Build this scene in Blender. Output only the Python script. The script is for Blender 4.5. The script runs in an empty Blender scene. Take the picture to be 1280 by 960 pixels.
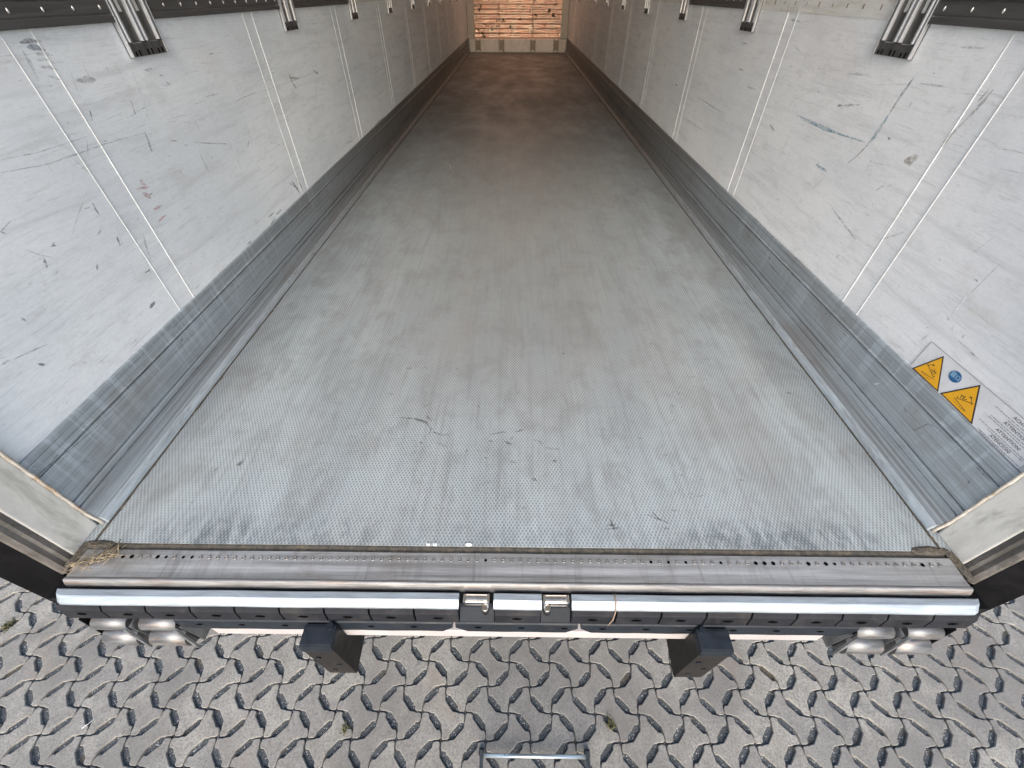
import bpy, bmesh, math, random
from mathutils import Vector, Matrix, noise
random.seed(11)
S = bpy.context.scene
COL = S.collection

# ------------------------------------------------------------------ camera
cam_d = bpy.data.cameras.new('camera')
cam = bpy.data.objects.new('camera', cam_d); COL.objects.link(cam)
F = Vector((-0.0066414, 0.7234268, -0.6903692)); R = Vector((0.9999478, 0.0101659, 0.0010332)); U = R.cross(F)
M = Matrix((R, U, -F)).transposed().to_4x4(); M.translation = Vector((-0.0043, 0.0, 1.1374))
cam.matrix_world = M
cam_d.sensor_width = 36; cam_d.lens = 36 * 515.135 / 1280; cam_d.clip_start = 0.02; cam_d.clip_end = 1000
S.camera = cam

# ------------------------------------------------------------------ sky, sun, exposure
SUN_EL, SUN_ROT = 33, 181
w = bpy.data.worlds.new('World'); S.world = w; w.use_nodes = True
nt = w.node_tree; bg = nt.nodes['Background']
sky = nt.nodes.new('ShaderNodeTexSky'); sky.sky_type = 'NISHITA'; sky.sun_disc = False
sky.sun_elevation = math.radians(SUN_EL); sky.sun_rotation = math.radians(SUN_ROT)
sky.air_density = 1.0; sky.dust_density = 3.0; sky.ozone_density = 1.0
nt.links.new(sky.outputs[0], bg.inputs[0]); bg.inputs[1].default_value = 0.15
sd = bpy.data.lights.new('sun', 'SUN'); sd.energy = 1.0; sd.angle = math.radians(38); sd.color = (1.0, 0.975, 0.945)
sun = bpy.data.objects.new('sun', sd); COL.objects.link(sun)
az = math.radians(SUN_ROT); el = math.radians(SUN_EL)
to_sun = Vector((math.sin(az) * math.cos(el), math.cos(az) * math.cos(el), math.sin(el)))
sun.rotation_euler = to_sun.to_track_quat('Z', 'Y').to_euler(); sun.location = (3, -5, 6)
S.view_settings.view_transform = 'Standard'; S.view_settings.look = 'None'
S.view_settings.exposure = 1.40; S.view_settings.gamma = 1.0
S.render.resolution_x = 1024; S.render.resolution_y = 768
S.render.engine = 'CYCLES'
S.cycles.max_bounces = 14; S.cycles.diffuse_bounces = 10; S.cycles.glossy_bounces = 6

# ------------------------------------------------------------------ node material helpers
class NB:
    def __init__(s, name, rough=0.6, metal=0.0, spec=0.5):
        s.m = bpy.data.materials.new(name); s.m.use_nodes = True
        s.t = s.m.node_tree; s.b = s.t.nodes['Principled BSDF']
        s.b.inputs['Roughness'].default_value = rough; s.b.inputs['Metallic'].default_value = metal
        s.b.inputs['Specular IOR Level'].default_value = spec
        tc = s.t.nodes.new('ShaderNodeTexCoord'); s.co = tc.outputs['Object']
        s.oi = s.t.nodes.new('ShaderNodeObjectInfo')
    def L(s, a, b): s.t.links.new(a, b)
    def _set(s, sock, v):
        if isinstance(v, bpy.types.NodeSocket): s.L(v, sock)
        elif isinstance(v, tuple) and len(v) == 3 and sock.type == 'RGBA': sock.default_value = (*v, 1)
        else: sock.default_value = v
    def mp(s, scale=(1, 1, 1), rot=(0, 0, 0), loc=(0, 0, 0), rnd=False, co=None):
        n = s.t.nodes.new('ShaderNodeMapping'); s.L(co or s.co, n.inputs[0])
        n.inputs['Scale'].default_value = scale; n.inputs['Rotation'].default_value = rot; n.inputs['Location'].default_value = loc
        if rnd:
            c = s.t.nodes.new('ShaderNodeVectorMath'); c.operation = 'SCALE'
            c.inputs[0].default_value = (37.1, 17.7, 23.3); s.L(s.oi.outputs['Random'], c.inputs['Scale'])
            a = s.t.nodes.new('ShaderNodeVectorMath'); a.operation = 'ADD'; s.L(n.outputs[0], a.inputs[0]); s.L(c.outputs[0], a.inputs[1])
            return a.outputs[0]
        return n.outputs[0]
    def noise(s, co, scale, detail=4, rough=0.6, dist=0.0):
        n = s.t.nodes.new('ShaderNodeTexNoise'); s.L(co, n.inputs['Vector'])
        n.inputs['Scale'].default_value = scale; n.inputs['Detail'].default_value = detail
        n.inputs['Roughness'].default_value = rough; n.inputs['Distortion'].default_value = dist
        return n.outputs[0]
    def voro(s, co, scale, out='Distance', feat='F1', rand=1.0):
        n = s.t.nodes.new('ShaderNodeTexVoronoi'); s.L(co, n.inputs['Vector']); n.feature = feat
        n.inputs['Scale'].default_value = scale; n.inputs['Randomness'].default_value = rand
        return n.outputs[out]
    def ramp(s, v, a, b, lo=0.0, hi=1.0):
        n = s.t.nodes.new('ShaderNodeMapRange'); s.L(v, n.inputs[0]); n.interpolation_type = 'SMOOTHSTEP'
        n.inputs[1].default_value = a; n.inputs[2].default_value = b; n.inputs[3].default_value = lo; n.inputs[4].default_value = hi
        return n.outputs[0]
    def math(s, op, a, b=0.0, c=0.0):
        n = s.t.nodes.new('ShaderNodeMath'); n.operation = op
        s._set(n.inputs[0], a); s._set(n.inputs[1], b)
        if len(n.inputs) > 2: s._set(n.inputs[2], c)
        return n.outputs[0]
    def mix(s, f, a, b, mode='MIX'):
        n = s.t.nodes.new('ShaderNodeMix'); n.data_type = 'RGBA'; n.blend_type = mode
        s._set(n.inputs[0], f); s._set(n.inputs[6], a); s._set(n.inputs[7], b); return n.outputs[2]
    def sep(s, co=None):
        n = s.t.nodes.new('ShaderNodeSeparateXYZ'); s.L(co or s.co, n.inputs[0]); return n.outputs
    def color(s, v): s._set(s.b.inputs['Base Color'], v); return s
    def rough(s, v): s._set(s.b.inputs['Roughness'], v); return s
    def bump(s, h, strength=0.4, dist=0.002, prev=None):
        n = s.t.nodes.new('ShaderNodeBump'); n.inputs['Strength'].default_value = strength; n.inputs['Distance'].default_value = dist
        s.L(h, n.inputs['Height'])
        if prev: s.L(prev, n.inputs['Normal'])
        s.L(n.outputs[0], s.b.inputs['Normal']); return n.outputs[0]
MT = {}
R_ = math.radians

def m_wall(name, base, seed):
    b = NB(name, 0.42, 0, 0.45)
    broad = b.noise(b.mp((0.7, 0.9, 1.6), loc=(seed, seed, 0)), 1.1, 4, 0.6)
    streak = b.noise(b.mp((1, 0.9, 11), rot=(R_(7), 0, 0), loc=(0, seed * 3, 0)), 2.2, 6, 0.68, 0.4)
    streak2 = b.noise(b.mp((1, 2.2, 24), rot=(R_(-9), 0, 0), loc=(0, seed, 4)), 2.4, 5, 0.7, 0.8)
    fine = b.noise(b.mp((1, 1.6, 70), rot=(R_(4), 0, 0), loc=(0, seed * 2, 9)), 2.0, 6, 0.75, 1.2)
    tick = b.noise(b.mp((1, 40, 9), rot=(R_(20), 0, 0), loc=(0, seed, 2)), 1.0, 4, 0.75, 0.3)
    grain = b.noise(b.mp((1, 60, 160)), 1.0, 3, 0.7)
    c = b.mix(b.ramp(broad, 0.38, 0.66), base, tuple(v * k for v, k in zip(base, (0.86, 0.88, 0.90))))
    c = b.mix(b.ramp(streak, 0.48, 0.70, 0, 0.34), c, (0.46, 0.47, 0.485))
    c = b.mix(b.ramp(streak2, 0.58, 0.74, 0, 0.34), c, (0.30, 0.30, 0.28))
    c = b.mix(b.ramp(fine, 0.57, 0.70, 0, 0.42), c, (0.30, 0.30, 0.31))
    fin2 = b.noise(b.mp((1, 5, 60), rot=(R_(-6), 0, 0), loc=(0, seed, 19)), 2.0, 5, 0.75, 1.0)
    c = b.mix(b.ramp(fin2, 0.56, 0.70, 0, 0.35), c, (0.36, 0.36, 0.37))
    mot = b.noise(b.mp((1, 3, 5), loc=(0, seed, 29)), 3.0, 7, 0.72, 0.3)
    c = b.mix(b.ramp(mot, 0.5, 0.72, 0, 0.28), c, (0.44, 0.44, 0.42))
    pk = b.noise(b.mp((1, 0.8, 1.4), loc=(0, seed, 39)), 1.6, 4, 0.6)
    c = b.mix(b.ramp(pk, 0.56, 0.70, 0, 0.22), c, (0.62, 0.54, 0.54))
    c = b.mix(b.ramp(fine, 0.28, 0.22, 0, 0.5), c, (0.86, 0.88, 0.88))
    c = b.mix(b.ramp(tick, 0.735, 0.76, 0, 0.75), c, (0.10, 0.10, 0.10))
    yel = b.noise(b.mp((1, 1.3, 2.6), loc=(0, 5, seed)), 2.3, 5, 0.7)
    c = b.mix(b.ramp(yel, 0.62, 0.76, 0, 0.30), c, (0.50, 0.46, 0.34))
    # grime that has gathered along the lower edge
    c = b.mix(b.ramp(grain, 0.35, 0.7, 0, 0.13), c, (0.4, 0.4, 0.4))
    b.color(c); b.rough(b.ramp(streak, 0.3, 0.7, 0.34, 0.55))
    h = b.math('ADD', b.math('MULTIPLY', broad, 1.5), b.math('MULTIPLY', fine, 0.25))
    b.bump(h, 0.35, 0.004)
    MT[name] = b.m
m_wall('wall_left', (0.82, 0.85, 0.865), 1.7)
m_wall('wall_right', (0.83, 0.835, 0.84), 6.1)

def simple(name, col, rough=0.5, metal=0.0, var=0.2, sc=12, bump=0.15, rnd=False, spec=0.5, stretch=(1, 1, 1), dirt=None, dirtamt=0.5):
    b = NB(name, rough, metal, spec)
    n1 = b.noise(b.mp(stretch, rnd=rnd), sc, 6, 0.65, 0.3); n2 = b.noise(b.mp(stretch, rnd=rnd, loc=(3, 1, 7)), sc * 6, 4, 0.7)
    c = b.mix(b.ramp(n1, 0.3, 0.7), tuple(v * (1 - var) for v in col), tuple(min(1, v * (1 + var)) for v in col))
    c = b.mix(b.ramp(n2, 0.35, 0.7, 0, var), c, tuple(v * 0.6 for v in col))
    if dirt: c = b.mix(b.ramp(b.noise(b.mp(stretch, rnd=rnd, loc=(8, 8, 8)), sc * 0.7, 6, 0.7, 0.5), 0.5, 0.68, 0, dirtamt), c, dirt)
    b.color(c); b.rough(b.ramp(n1, 0.25, 0.75, max(0.05, rough - 0.1), min(1, rough + 0.12)))
    if bump: b.bump(b.math('ADD', n1, b.math('MULTIPLY', n2, 0.5)), bump, 0.002)
    MT[name] = b.m; return b

# anti-slip aluminium floor: staggered ribs a centimetre apart, lengthwise wear and dirt
b = NB('floor_metal', 0.48, 0.4)
x, y, z = b.sep()
cx = b.math('COSINE', b.math('MULTIPLY', x, 2 * math.pi / 0.0108)); cy = b.math('COSINE', b.math('MULTIPLY', y, 2 * math.pi / 0.0178))
rib = b.math('MULTIPLY', cx, cy)
ribp = b.ramp(rib, 0.05, 0.8)
length = b.noise(b.mp((3.2, 0.5, 1)), 1.5, 7, 0.62, 0.1)
mott = b.noise(b.mp((1.6, 1.0, 1), loc=(1, 7, 0)), 5.0, 7, 0.72, 0.2)
fine = b.noise(b.mp((60, 2.5, 1)), 1.0, 6, 0.7, 0.2)
cross = b.noise(b.mp((2.0, 26, 1)), 1.3, 5, 0.7, 0.4)
blot = b.noise(b.mp((2.4, 1.1, 1), loc=(2, 3, 0)), 1.3, 7, 0.62, 0.15)
grit = b.noise(b.mp((1, 1, 1)), 190, 3, 0.7)
c = b.mix(b.ramp(length, 0.34, 0.66), (0.315, 0.360, 0.382), (0.405, 0.460, 0.486))
c = b.mix(b.ramp(blot, 0.45, 0.70, 0, 0.45), c, (0.28, 0.275, 0.265))
c = b.mix(b.ramp(mott, 0.44, 0.66, 0, 0.55), c, (0.215, 0.225, 0.228))
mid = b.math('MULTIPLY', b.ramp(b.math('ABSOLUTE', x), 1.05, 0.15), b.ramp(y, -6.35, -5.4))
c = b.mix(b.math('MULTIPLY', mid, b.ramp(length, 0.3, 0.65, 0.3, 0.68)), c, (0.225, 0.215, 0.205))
c = b.mix(b.ramp(cross, 0.5, 0.75, 0, 0.22), c, (0.24, 0.23, 0.22))
c = b.mix(b.ramp(fine, 0.48, 0.68, 0, 0.38), c, (0.19, 0.195, 0.20))
edge = b.noise(b.mp((1.3, 0, 0), loc=(5.3, 0, 0)), 1.6, 2, 0.5); worn = b.noise(b.mp((16, 9, 1), rot=(0, 0, R_(25))), 1.6, 6, 0.75, 0.5)
def around(c0, w0): return b.ramp(b.math('ABSOLUTE', b.math('SUBTRACT', x, c0)), w0, w0 * .3)
zone = b.math('MAXIMUM', b.math('MAXIMUM', around(-.88, .22), around(.76, .42)), b.math('MAXIMUM', b.math('MULTIPLY', around(-.55, .25), .7), b.ramp(edge, 0.3, 0.7, 0.1, 0.45)))
near = b.math('MULTIPLY', b.ramp(y, -6.36, -6.44), zone)
c = b.mix(b.math('MULTIPLY', near, b.ramp(worn, 0.42, 0.60, 0, 0.75)), c, (0.10, 0.125, 0.145))
c = b.mix(b.ramp(fine, 0.42, 0.25, 0, 0.15), c, (0.60, 0.64, 0.66))
rust = b.noise(b.mp((3.0, 1.2, 1), loc=(9, 1, 0)), 1.8, 6, 0.7, 0.5)
c = b.mix(b.ramp(rust, 0.60, 0.78, 0, 0.22), c, (0.26, 0.21, 0.17))
# brown darkening grows towards the front of the load space
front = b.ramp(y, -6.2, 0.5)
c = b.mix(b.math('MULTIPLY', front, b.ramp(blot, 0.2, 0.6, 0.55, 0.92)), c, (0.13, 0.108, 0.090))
c = b.mix(b.math('MULTIPLY', b.ramp(rib, 0.15, 0.8), 0.62), c, (0.125, 0.135, 0.14))
c = b.mix(b.math('MULTIPLY', b.ramp(rib, -0.3, -0.9), 0.4), c, (0.56, 0.62, 0.65))
spk = b.noise(b.mp((1, 1, 1), loc=(3, 3, 0)), 34, 6, 0.8)
c = b.mix(b.ramp(spk, 0.60, 0.74, 0, 0.5), c, (0.13, 0.13, 0.125))
c = b.mix(b.ramp(spk, 0.40, 0.28, 0, 0.3), c, (0.52, 0.56, 0.57))
c = b.mix(b.ramp(grit, 0.58, 0.75, 0, 0.35), c, (0.12, 0.12, 0.11))
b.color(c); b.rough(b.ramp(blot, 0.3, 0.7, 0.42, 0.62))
p = b.bump(b.math('SUBTRACT', 1.0, ribp), 0.5, 0.0012); b.bump(b.math('ADD', cross, grit), 0.12, 0.002, p)
MT['floor_metal'] = b.m

# extruded aluminium kick plates
def m_kick(name, seed, base=(0.36, 0.39, 0.42)):
    b = NB(name, 0.45, 0.5)
    x, y, z = b.sep()
    ln = b.noise(b.mp((6, 0.6, 40), loc=(seed, seed, 0)), 1.5, 7, 0.7, 0.2)
    vert = b.noise(b.mp((1, 26, 2.2), rot=(R_(8), 0, 0), loc=(0, seed, 0)), 1.4, 6, 0.7, 0.5)
    blot = b.noise(b.mp((1, 1.2, 3), loc=(0, seed, 5)), 1.6, 5, 0.65, 0.4)
    scr = b.noise(b.mp((2, 1.5, 120), rot=(R_(2), 0, 0), loc=(0, seed, 3)), 1.3, 6, 0.72, 1.0)
    c = b.mix(b.ramp(ln, 0.32, 0.68), tuple(v * 0.85 for v in base), tuple(v * 1.2 for v in base))
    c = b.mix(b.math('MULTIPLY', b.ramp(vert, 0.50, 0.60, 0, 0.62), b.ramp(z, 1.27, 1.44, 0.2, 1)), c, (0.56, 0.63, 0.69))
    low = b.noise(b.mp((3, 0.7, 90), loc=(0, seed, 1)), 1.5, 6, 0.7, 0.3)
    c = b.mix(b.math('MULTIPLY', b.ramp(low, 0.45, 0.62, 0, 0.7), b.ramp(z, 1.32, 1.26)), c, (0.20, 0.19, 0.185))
    c = b.mix(b.ramp(vert, 0.42, 0.28, 0, 0.40), c, (0.24, 0.23, 0.22))
    c = b.mix(b.ramp(blot, 0.5, 0.7, 0, 0.45), c, (0.26, 0.23, 0.21))
    rib = b.noise(b.mp((0.01, 0.12, 150), loc=(seed, seed, 3)), 1.5, 4, 0.7)
    c = b.mix(b.ramp(rib, 0.52, 0.62, 0, 0.42), c, (0.17, 0.17, 0.175))
    c = b.mix(b.ramp(rib, 0.42, 0.34, 0, 0.35), c, (0.58, 0.63, 0.67))
    c = b.mix(b.ramp(scr, 0.58, 0.66, 0, 0.75), c, (0.09, 0.085, 0.08))
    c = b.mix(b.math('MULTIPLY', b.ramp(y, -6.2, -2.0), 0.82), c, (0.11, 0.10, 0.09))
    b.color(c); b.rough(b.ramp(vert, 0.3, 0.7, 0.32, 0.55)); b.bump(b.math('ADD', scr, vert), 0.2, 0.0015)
    MT[name] = b.m
m_kick('kick_left', 2.0, (0.375, 0.42, 0.455)); m_kick('kick_right', 7.5, (0.41, 0.455, 0.49))

# steel sill plate
b = NB('sill_steel', 0.38, 0.75)
ln = b.noise(b.mp((1.2, 40, 1)), 1.5, 7, 0.7, 0.3); cr = b.noise(b.mp((28, 3, 1)), 1.1, 6, 0.7, 0.5); bl = b.noise(b.mp((3, 6, 1), loc=(4, 0, 0)), 1.6, 6, 0.65, 0.4)
c = b.mix(b.ramp(ln, 0.3, 0.7), (0.30, 0.31, 0.32), (0.50, 0.51, 0.52))
c = b.mix(b.ramp(cr, 0.5, 0.7, 0, 0.45), c, (0.17, 0.165, 0.16))
c = b.mix(b.ramp(bl, 0.5, 0.7, 0, 0.55), c, (0.25, 0.215, 0.185))
c = b.mix(b.ramp(cr, 0.4, 0.25, 0, 0.4), c, (0.62, 0.62, 0.62))
b.color(c); b.rough(b.ramp(ln, 0.3, 0.7, 0.28, 0.52)); b.bump(b.math('ADD', cr, ln), 0.2, 0.0015); MT['sill_steel'] = b.m

simple('bead_metal', (0.50, 0.56, 0.61), 0.4, 0.5, 0.15, 7, 0.1, stretch=(9, 1.2, 9), dirt=(0.2, 0.2, 0.2), dirtamt=0.5)
_b = MT['bead_metal'].node_tree; _p = _b.nodes['Principled BSDF']; _src = _p.inputs['Base Color'].links[0].from_socket
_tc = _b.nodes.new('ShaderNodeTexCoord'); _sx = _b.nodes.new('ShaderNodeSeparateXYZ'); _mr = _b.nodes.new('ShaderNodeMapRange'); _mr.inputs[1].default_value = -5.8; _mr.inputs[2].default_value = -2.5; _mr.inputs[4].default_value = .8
_mx = _b.nodes.new('ShaderNodeMix'); _mx.data_type = 'RGBA'; _mx.inputs[7].default_value = (.13, .115, .10, 1)   # darker and browner further in, as on the floor
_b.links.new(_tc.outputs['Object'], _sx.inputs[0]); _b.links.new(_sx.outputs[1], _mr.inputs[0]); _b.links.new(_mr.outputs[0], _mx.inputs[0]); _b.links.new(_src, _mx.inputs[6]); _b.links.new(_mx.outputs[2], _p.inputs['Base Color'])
simple('lip_steel', (0.29, 0.288, 0.287), 0.42, 0.7, 0.2, 9, 0.1, stretch=(1, 8, 8), dirt=(0.26, 0.15, 0.10), dirtamt=0.55)
simple('galvanised', (0.30, 0.345, 0.385), 0.45, 0.5, 0.15, 7, 0.15, stretch=(1, 9, 9), dirt=(0.25, 0.27, 0.28), dirtamt=0.45)
simple('rubber_black', (0.010, 0.011, 0.015), 0.6, 0, 0.3, 18, 0.35, rnd=True, spec=0.25, dirt=(0.034, 0.032, 0.030), dirtamt=0.55)
simple('bumper_black', (0.010, 0.014, 0.020), 0.5, 0, 0.3, 20, 0.25, spec=0.25, dirt=(0.025, 0.026, 0.029), dirtamt=0.5)
simple('post_black', (0.006, 0.006, 0.007), 0.5, 0, 0.3, 14, 0.2, spec=0.1, dirt=(0.014, 0.013, 0.012), dirtamt=0.4)
simple('buffer_black', (0.012, 0.0105, 0.010), 0.5, 0, 0.35, 16, 0.3, spec=0.25, dirt=(0.028, 0.022, 0.018), dirtamt=0.5)
simple('white_paint', (0.38, 0.355, 0.355), 0.4, 0, 0.06, 8, 0.05, dirt=(0.4, 0.36, 0.33), dirtamt=0.3)
simple('cream_post', (0.66, 0.64, 0.585), 0.5, 0, 0.10, 6, 0.1, stretch=(4, 4, 1.2), dirt=(0.34, 0.33, 0.29), dirtamt=0.6)
simple('caulk', (0.50, 0.46, 0.40), 0.7, 0, 0.25, 25, 0.5, dirt=(0.30, 0.17, 0.07), dirtamt=0.8)
simple('grimy_steel', (0.13, 0.12, 0.11), 0.5, 0.4, 0.35, 14, 0.3, stretch=(1, 1, 0.5), dirt=(0.28, 0.27, 0.25), dirtamt=0.6)
simple('rail_grey', (0.082, 0.080, 0.078), 0.5, 0.3, 0.18, 6, 0.1, stretch=(1, 0.5, 12), dirt=(0.13, 0.12, 0.11), dirtamt=0.5)
simple('track_dark', (0.15, 0.147, 0.145), 0.42, 0.7, 0.25, 14, 0.15, stretch=(3, 3, 0.8), dirt=(0.06, 0.055, 0.05), dirtamt=0.5)
simple('track_rib', (0.66, 0.66, 0.67), 0.3, 0.85, 0.12, 14, 0.05, stretch=(3, 3, 0.6), dirt=(0.3, 0.27, 0.25), dirtamt=0.4)
simple('rivet_metal', (0.27, 0.26, 0.25), 0.4, 0.7, 0.3, 60, 0.1, rnd=True)
simple('rivet_bright', (0.70, 0.69, 0.67), 0.35, 0.7, 0.2, 60, 0.0, rnd=True)
simple('hole_dark', (0.004, 0.004, 0.004), 0.9, 0, 0.3, 60, 0, spec=0.0)
simple('chrome_worn', (0.72, 0.69, 0.66), 0.16, 1.0, 0.15, 18, 0.1, dirt=(0.25, 0.22, 0.2), dirtamt=0.5)
simple('guard_metal', (0.19, 0.195, 0.20), 0.5, 0.7, 0.25, 14, 0.15, stretch=(1, 5, 5), dirt=(0.40, 0.30, 0.24), dirtamt=0.5)
simple('strap_metal', (0.30, 0.31, 0.32), 0.35, 0.8, 0.25, 20, 0.1)
simple('bead_white', (0.70, 0.705, 0.70), 0.4, 0, 0.05, 6, 0.0, stretch=(4, 4, 1), dirt=(0.5, 0.5, 0.44), dirtamt=0.5)
simple('bare_band', (0.66, 0.65, 0.62), 0.5, 0, 0.08, 8, 0.1, stretch=(1, 1, 8), dirt=(0.42, 0.37, 0.26), dirtamt=0.6)
simple('grime', (0.060, 0.054, 0.044), 0.9, 0, 0.5, 60, 0.8, dirt=(0.15, 0.12, 0.08), dirtamt=0.7)
simple('straw', (0.25, 0.20, 0.13), 0.7, 0, 0.35, 60, 0)
simple('moss', (0.12, 0.115, 0.045), 0.9, 0, 0.5, 90, 0, rnd=True)
simple('chip_white', (0.80, 0.82, 0.80), 0.5, 0, 0.05, 40, 0)
simple('cord', (0.26, 0.19, 0.14), 0.8, 0, 0.3, 90, 0)
simple('ladder_tube', (0.52, 0.58, 0.60), 0.35, 0.7, 0.1, 10, 0.05)
simple('ladder_rail', (0.20, 0.19, 0.18), 0.55, 0.1, 0.25, 30, 0.15)
simple('skin_white', (0.70, 0.71, 0.72), 0.35, 0, 0.05, 3, 0.05)
simple('chassis', (0.03, 0.03, 0.032), 0.6, 0, 0.3, 8, 0.1)
simple('tyre', (0.02, 0.02, 0.02), 0.8, 0, 0.2, 20, 0.2)
simple('label_white', (0.74, 0.74, 0.75), 0.35, 0, 0.05, 14, 0.0, dirt=(0.55, 0.55, 0.55), dirtamt=0.4)
simple('print_black', (0.03, 0.025, 0.022), 0.5, 0, 0.2, 90, 0)
simple('print_grey', (0.22, 0.22, 0.24), 0.5, 0, 0.5, 700, 0)
simple('sign_yellow', (0.86, 0.42, 0.010), 0.4, 0, 0.05, 60, 0, dirt=(0.75, 0.45, 0.08), dirtamt=0.5)
simple('sign_blue', (0.02, 0.12, 0.30), 0.4, 0, 0.1, 60, 0)
simple('sign_blue_light', (0.30, 0.48, 0.62), 0.4, 0, 0.1, 60, 0)
simple('front_frame', (0.45, 0.42, 0.38), 0.4, 0.3, 0.12, 4, 0.1)
simple('front_strip', (0.92, 0.89, 0.86), 0.35, 0, 0.05, 7, 0.1, dirt=(0.5, 0.42, 0.36), dirtamt=0.3)
simple('front_bracket', (0.26, 0.215, 0.18), 0.4, 0.5, 0.3, 12, 0.1)

# dented copper-coloured lining of the front wall
b = NB('front_lining', 0.30, 0.6)
n1 = b.noise(b.mp((2.2, 1, 3)), 2.6, 6, 0.7, 0.6); n2 = b.noise(b.mp((1, 1, 7)), 3.2, 5, 0.7, 0.4); sp = b.noise(b.mp((6, 1, 7.5), loc=(3, 0, 1)), 1.5, 5, 0.62, 0.3)
c = b.mix(b.ramp(n1, 0.35, 0.65), (0.93, 0.53, 0.40), (0.97, 0.74, 0.60))
c = b.mix(b.ramp(n2, 0.54, 0.72, 0, 0.45), c, (0.45, 0.33, 0.24))
c = b.mix(b.ramp(sp, 0.60, 0.65, 0, 0.92), c, (0.05, 0.035, 0.028))
b.color(c); b.bump(n1, 0.25, 0.012); MT['front_lining'] = b.m

# concrete pavers
b = NB('paver', 0.85, 0)
n1 = b.noise(b.mp((1, 1, 1), rnd=True), 9, 6, 0.65, 0.3); n2 = b.noise(b.mp((1, 1, 1), rnd=True), 120, 4, 0.75); n3 = b.noise(b.mp((1, 1, 1), rnd=True, loc=(5, 5, 5)), 240, 2, 0.6)
st = b.noise(b.mp((1, 1, 1), rnd=True, loc=(8, 2, 1)), 14, 5, 0.65, 0.6)
c = b.mix(b.ramp(n1, 0.3, 0.7), (0.215, 0.203, 0.176), (0.31, 0.294, 0.256))
tone = b.ramp(b.oi.outputs['Random'], 0, 1, 0.0, 0.45)
c = b.mix(tone, c, (0.160, 0.155, 0.148))
c = b.mix(b.ramp(n2, 0.42, 0.66, 0, 0.65), c, (0.085, 0.082, 0.076))
c = b.mix(b.ramp(n3, 0.60, 0.72, 0, 0.6), c, (0.44, 0.425, 0.385))
c = b.mix(b.ramp(n3, 0.36, 0.26, 0, 0.6), c, (0.09, 0.085, 0.08))
c = b.mix(b.ramp(st, 0.60, 0.72, 0, 0.5), c, (0.085, 0.085, 0.09))
# worn worn-in warm patches and damp stains across the yard
tcw = b.t.nodes.new('ShaderNodeNewGeometry').outputs['Position']
yard = b.noise(tcw, 2.2, 4, 0.6)
yard2 = b.noise(b.mp((1, 1, 1), co=tcw, loc=(4, 2, 0)), 3.1, 4, 0.6)
c = b.mix(b.ramp(yard, 0.44, 0.60, 0, 0.55), c, (0.125, 0.118, 0.108))
c = b.mix(b.ramp(yard2, 0.6, 0.72, 0, 0.35), c, (0.21, 0.165, 0.13))
b.color(c); b.bump(b.math('ADD', n2, b.math('MULTIPLY', n3, 0.6)), 0.6, 0.0015); MT['paver'] = b.m
# grey grit in the drain slots and joints
b = NB('grit', 0.8, 0)
v1 = b.voro(b.mp((1, 1, 1)), 260, 'Color'); v2 = b.voro(b.mp((1, 1, 1)), 260, 'Distance'); gp = b.noise(b.mp((1, 1, 1)), 7, 5, 0.6)
bw = b.t.nodes.new('ShaderNodeRGBToBW'); b.L(v1, bw.inputs[0])
c = b.mix(bw.outputs[0], (0.030, 0.034, 0.036), (0.105, 0.115, 0.12))
c = b.mix(b.ramp(bw.outputs[0], 0.84, 0.89, 0, 0.8), c, (0.46, 0.46, 0.44))
c = b.mix(b.ramp(gp, 0.58, 0.68, 0, 0.6), c, (0.10, 0.075, 0.04))
b.color(c); b.bump(b.math('SUBTRACT', 1.0, v2), 0.9, 0.003); MT['grit'] = b.m
simple('yard_far', (0.25, 0.24, 0.215), 0.9, 0, 0.2, 3, 0.3)
simple('grit_bead', (0.35, 0.35, 0.34), 0.8, 0, 0.5, 30, 0, rnd=True)

# rubbed-off paint and tyre marks: patchy, so the surface shows through
def m_scuff(name, col, cover=0.8, stretch=(60, 60, 60)):
    b = NB(name, 0.6, 0)
    n = b.noise(b.mp(stretch), 1.0, 5, 0.7)
    b.color(col); b._set(b.b.inputs['Alpha'], b.ramp(n, 0.5 - 0.18, 0.5 + 0.16, cover * 0.1, cover)); MT[name] = b.m
m_scuff('scuff_k', (0.10, 0.102, 0.105), 0.66); m_scuff('scuff_g', (0.26, 0.265, 0.275), 0.42)
m_scuff('scuff_b', (0.16, 0.21, 0.27), 0.55); m_scuff('scuff_t', (0.18, 0.34, 0.42), 0.55)
m_scuff('scuff_r', (0.50, 0.13, 0.15), 0.55); m_scuff('scuff_y', (0.30, 0.26, 0.19), 0.5)
m_scuff('scuff_w', (0.88, 0.90, 0.90), 0.8); m_scuff('scuff_s', (0.09, 0.11, 0.13), 0.65)

# unseen roof skin; translucency added to fill the interior with warm light
b = NB('roof_skin', 0.5, 0)
b.color((0.74, 0.70, 0.64))
tr = b.t.nodes.new('ShaderNodeBsdfTranslucent'); tr.inputs[0].default_value = (0.55, 0.45, 0.35, 1)
mx = b.t.nodes.new('ShaderNodeMixShader'); mx.inputs[0].default_value = 0.075
b.L(b.b.outputs[0], mx.inputs[1]); b.L(tr.outputs[0], mx.inputs[2]); b.L(mx.outputs[0], b.t.nodes['Material Output'].inputs[0])
MT['roof_skin'] = b.m
b = NB('fill_panel_skin', 0.4, 0)  # warm translucent skin for the added roof panel that brightens the far end
b.color((0.85, 0.75, 0.62))
tr = b.t.nodes.new('ShaderNodeBsdfTranslucent'); tr.inputs[0].default_value = (0.85, 0.55, 0.36, 1)
mx = b.t.nodes.new('ShaderNodeMixShader'); mx.inputs[0].default_value = 0.75
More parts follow.
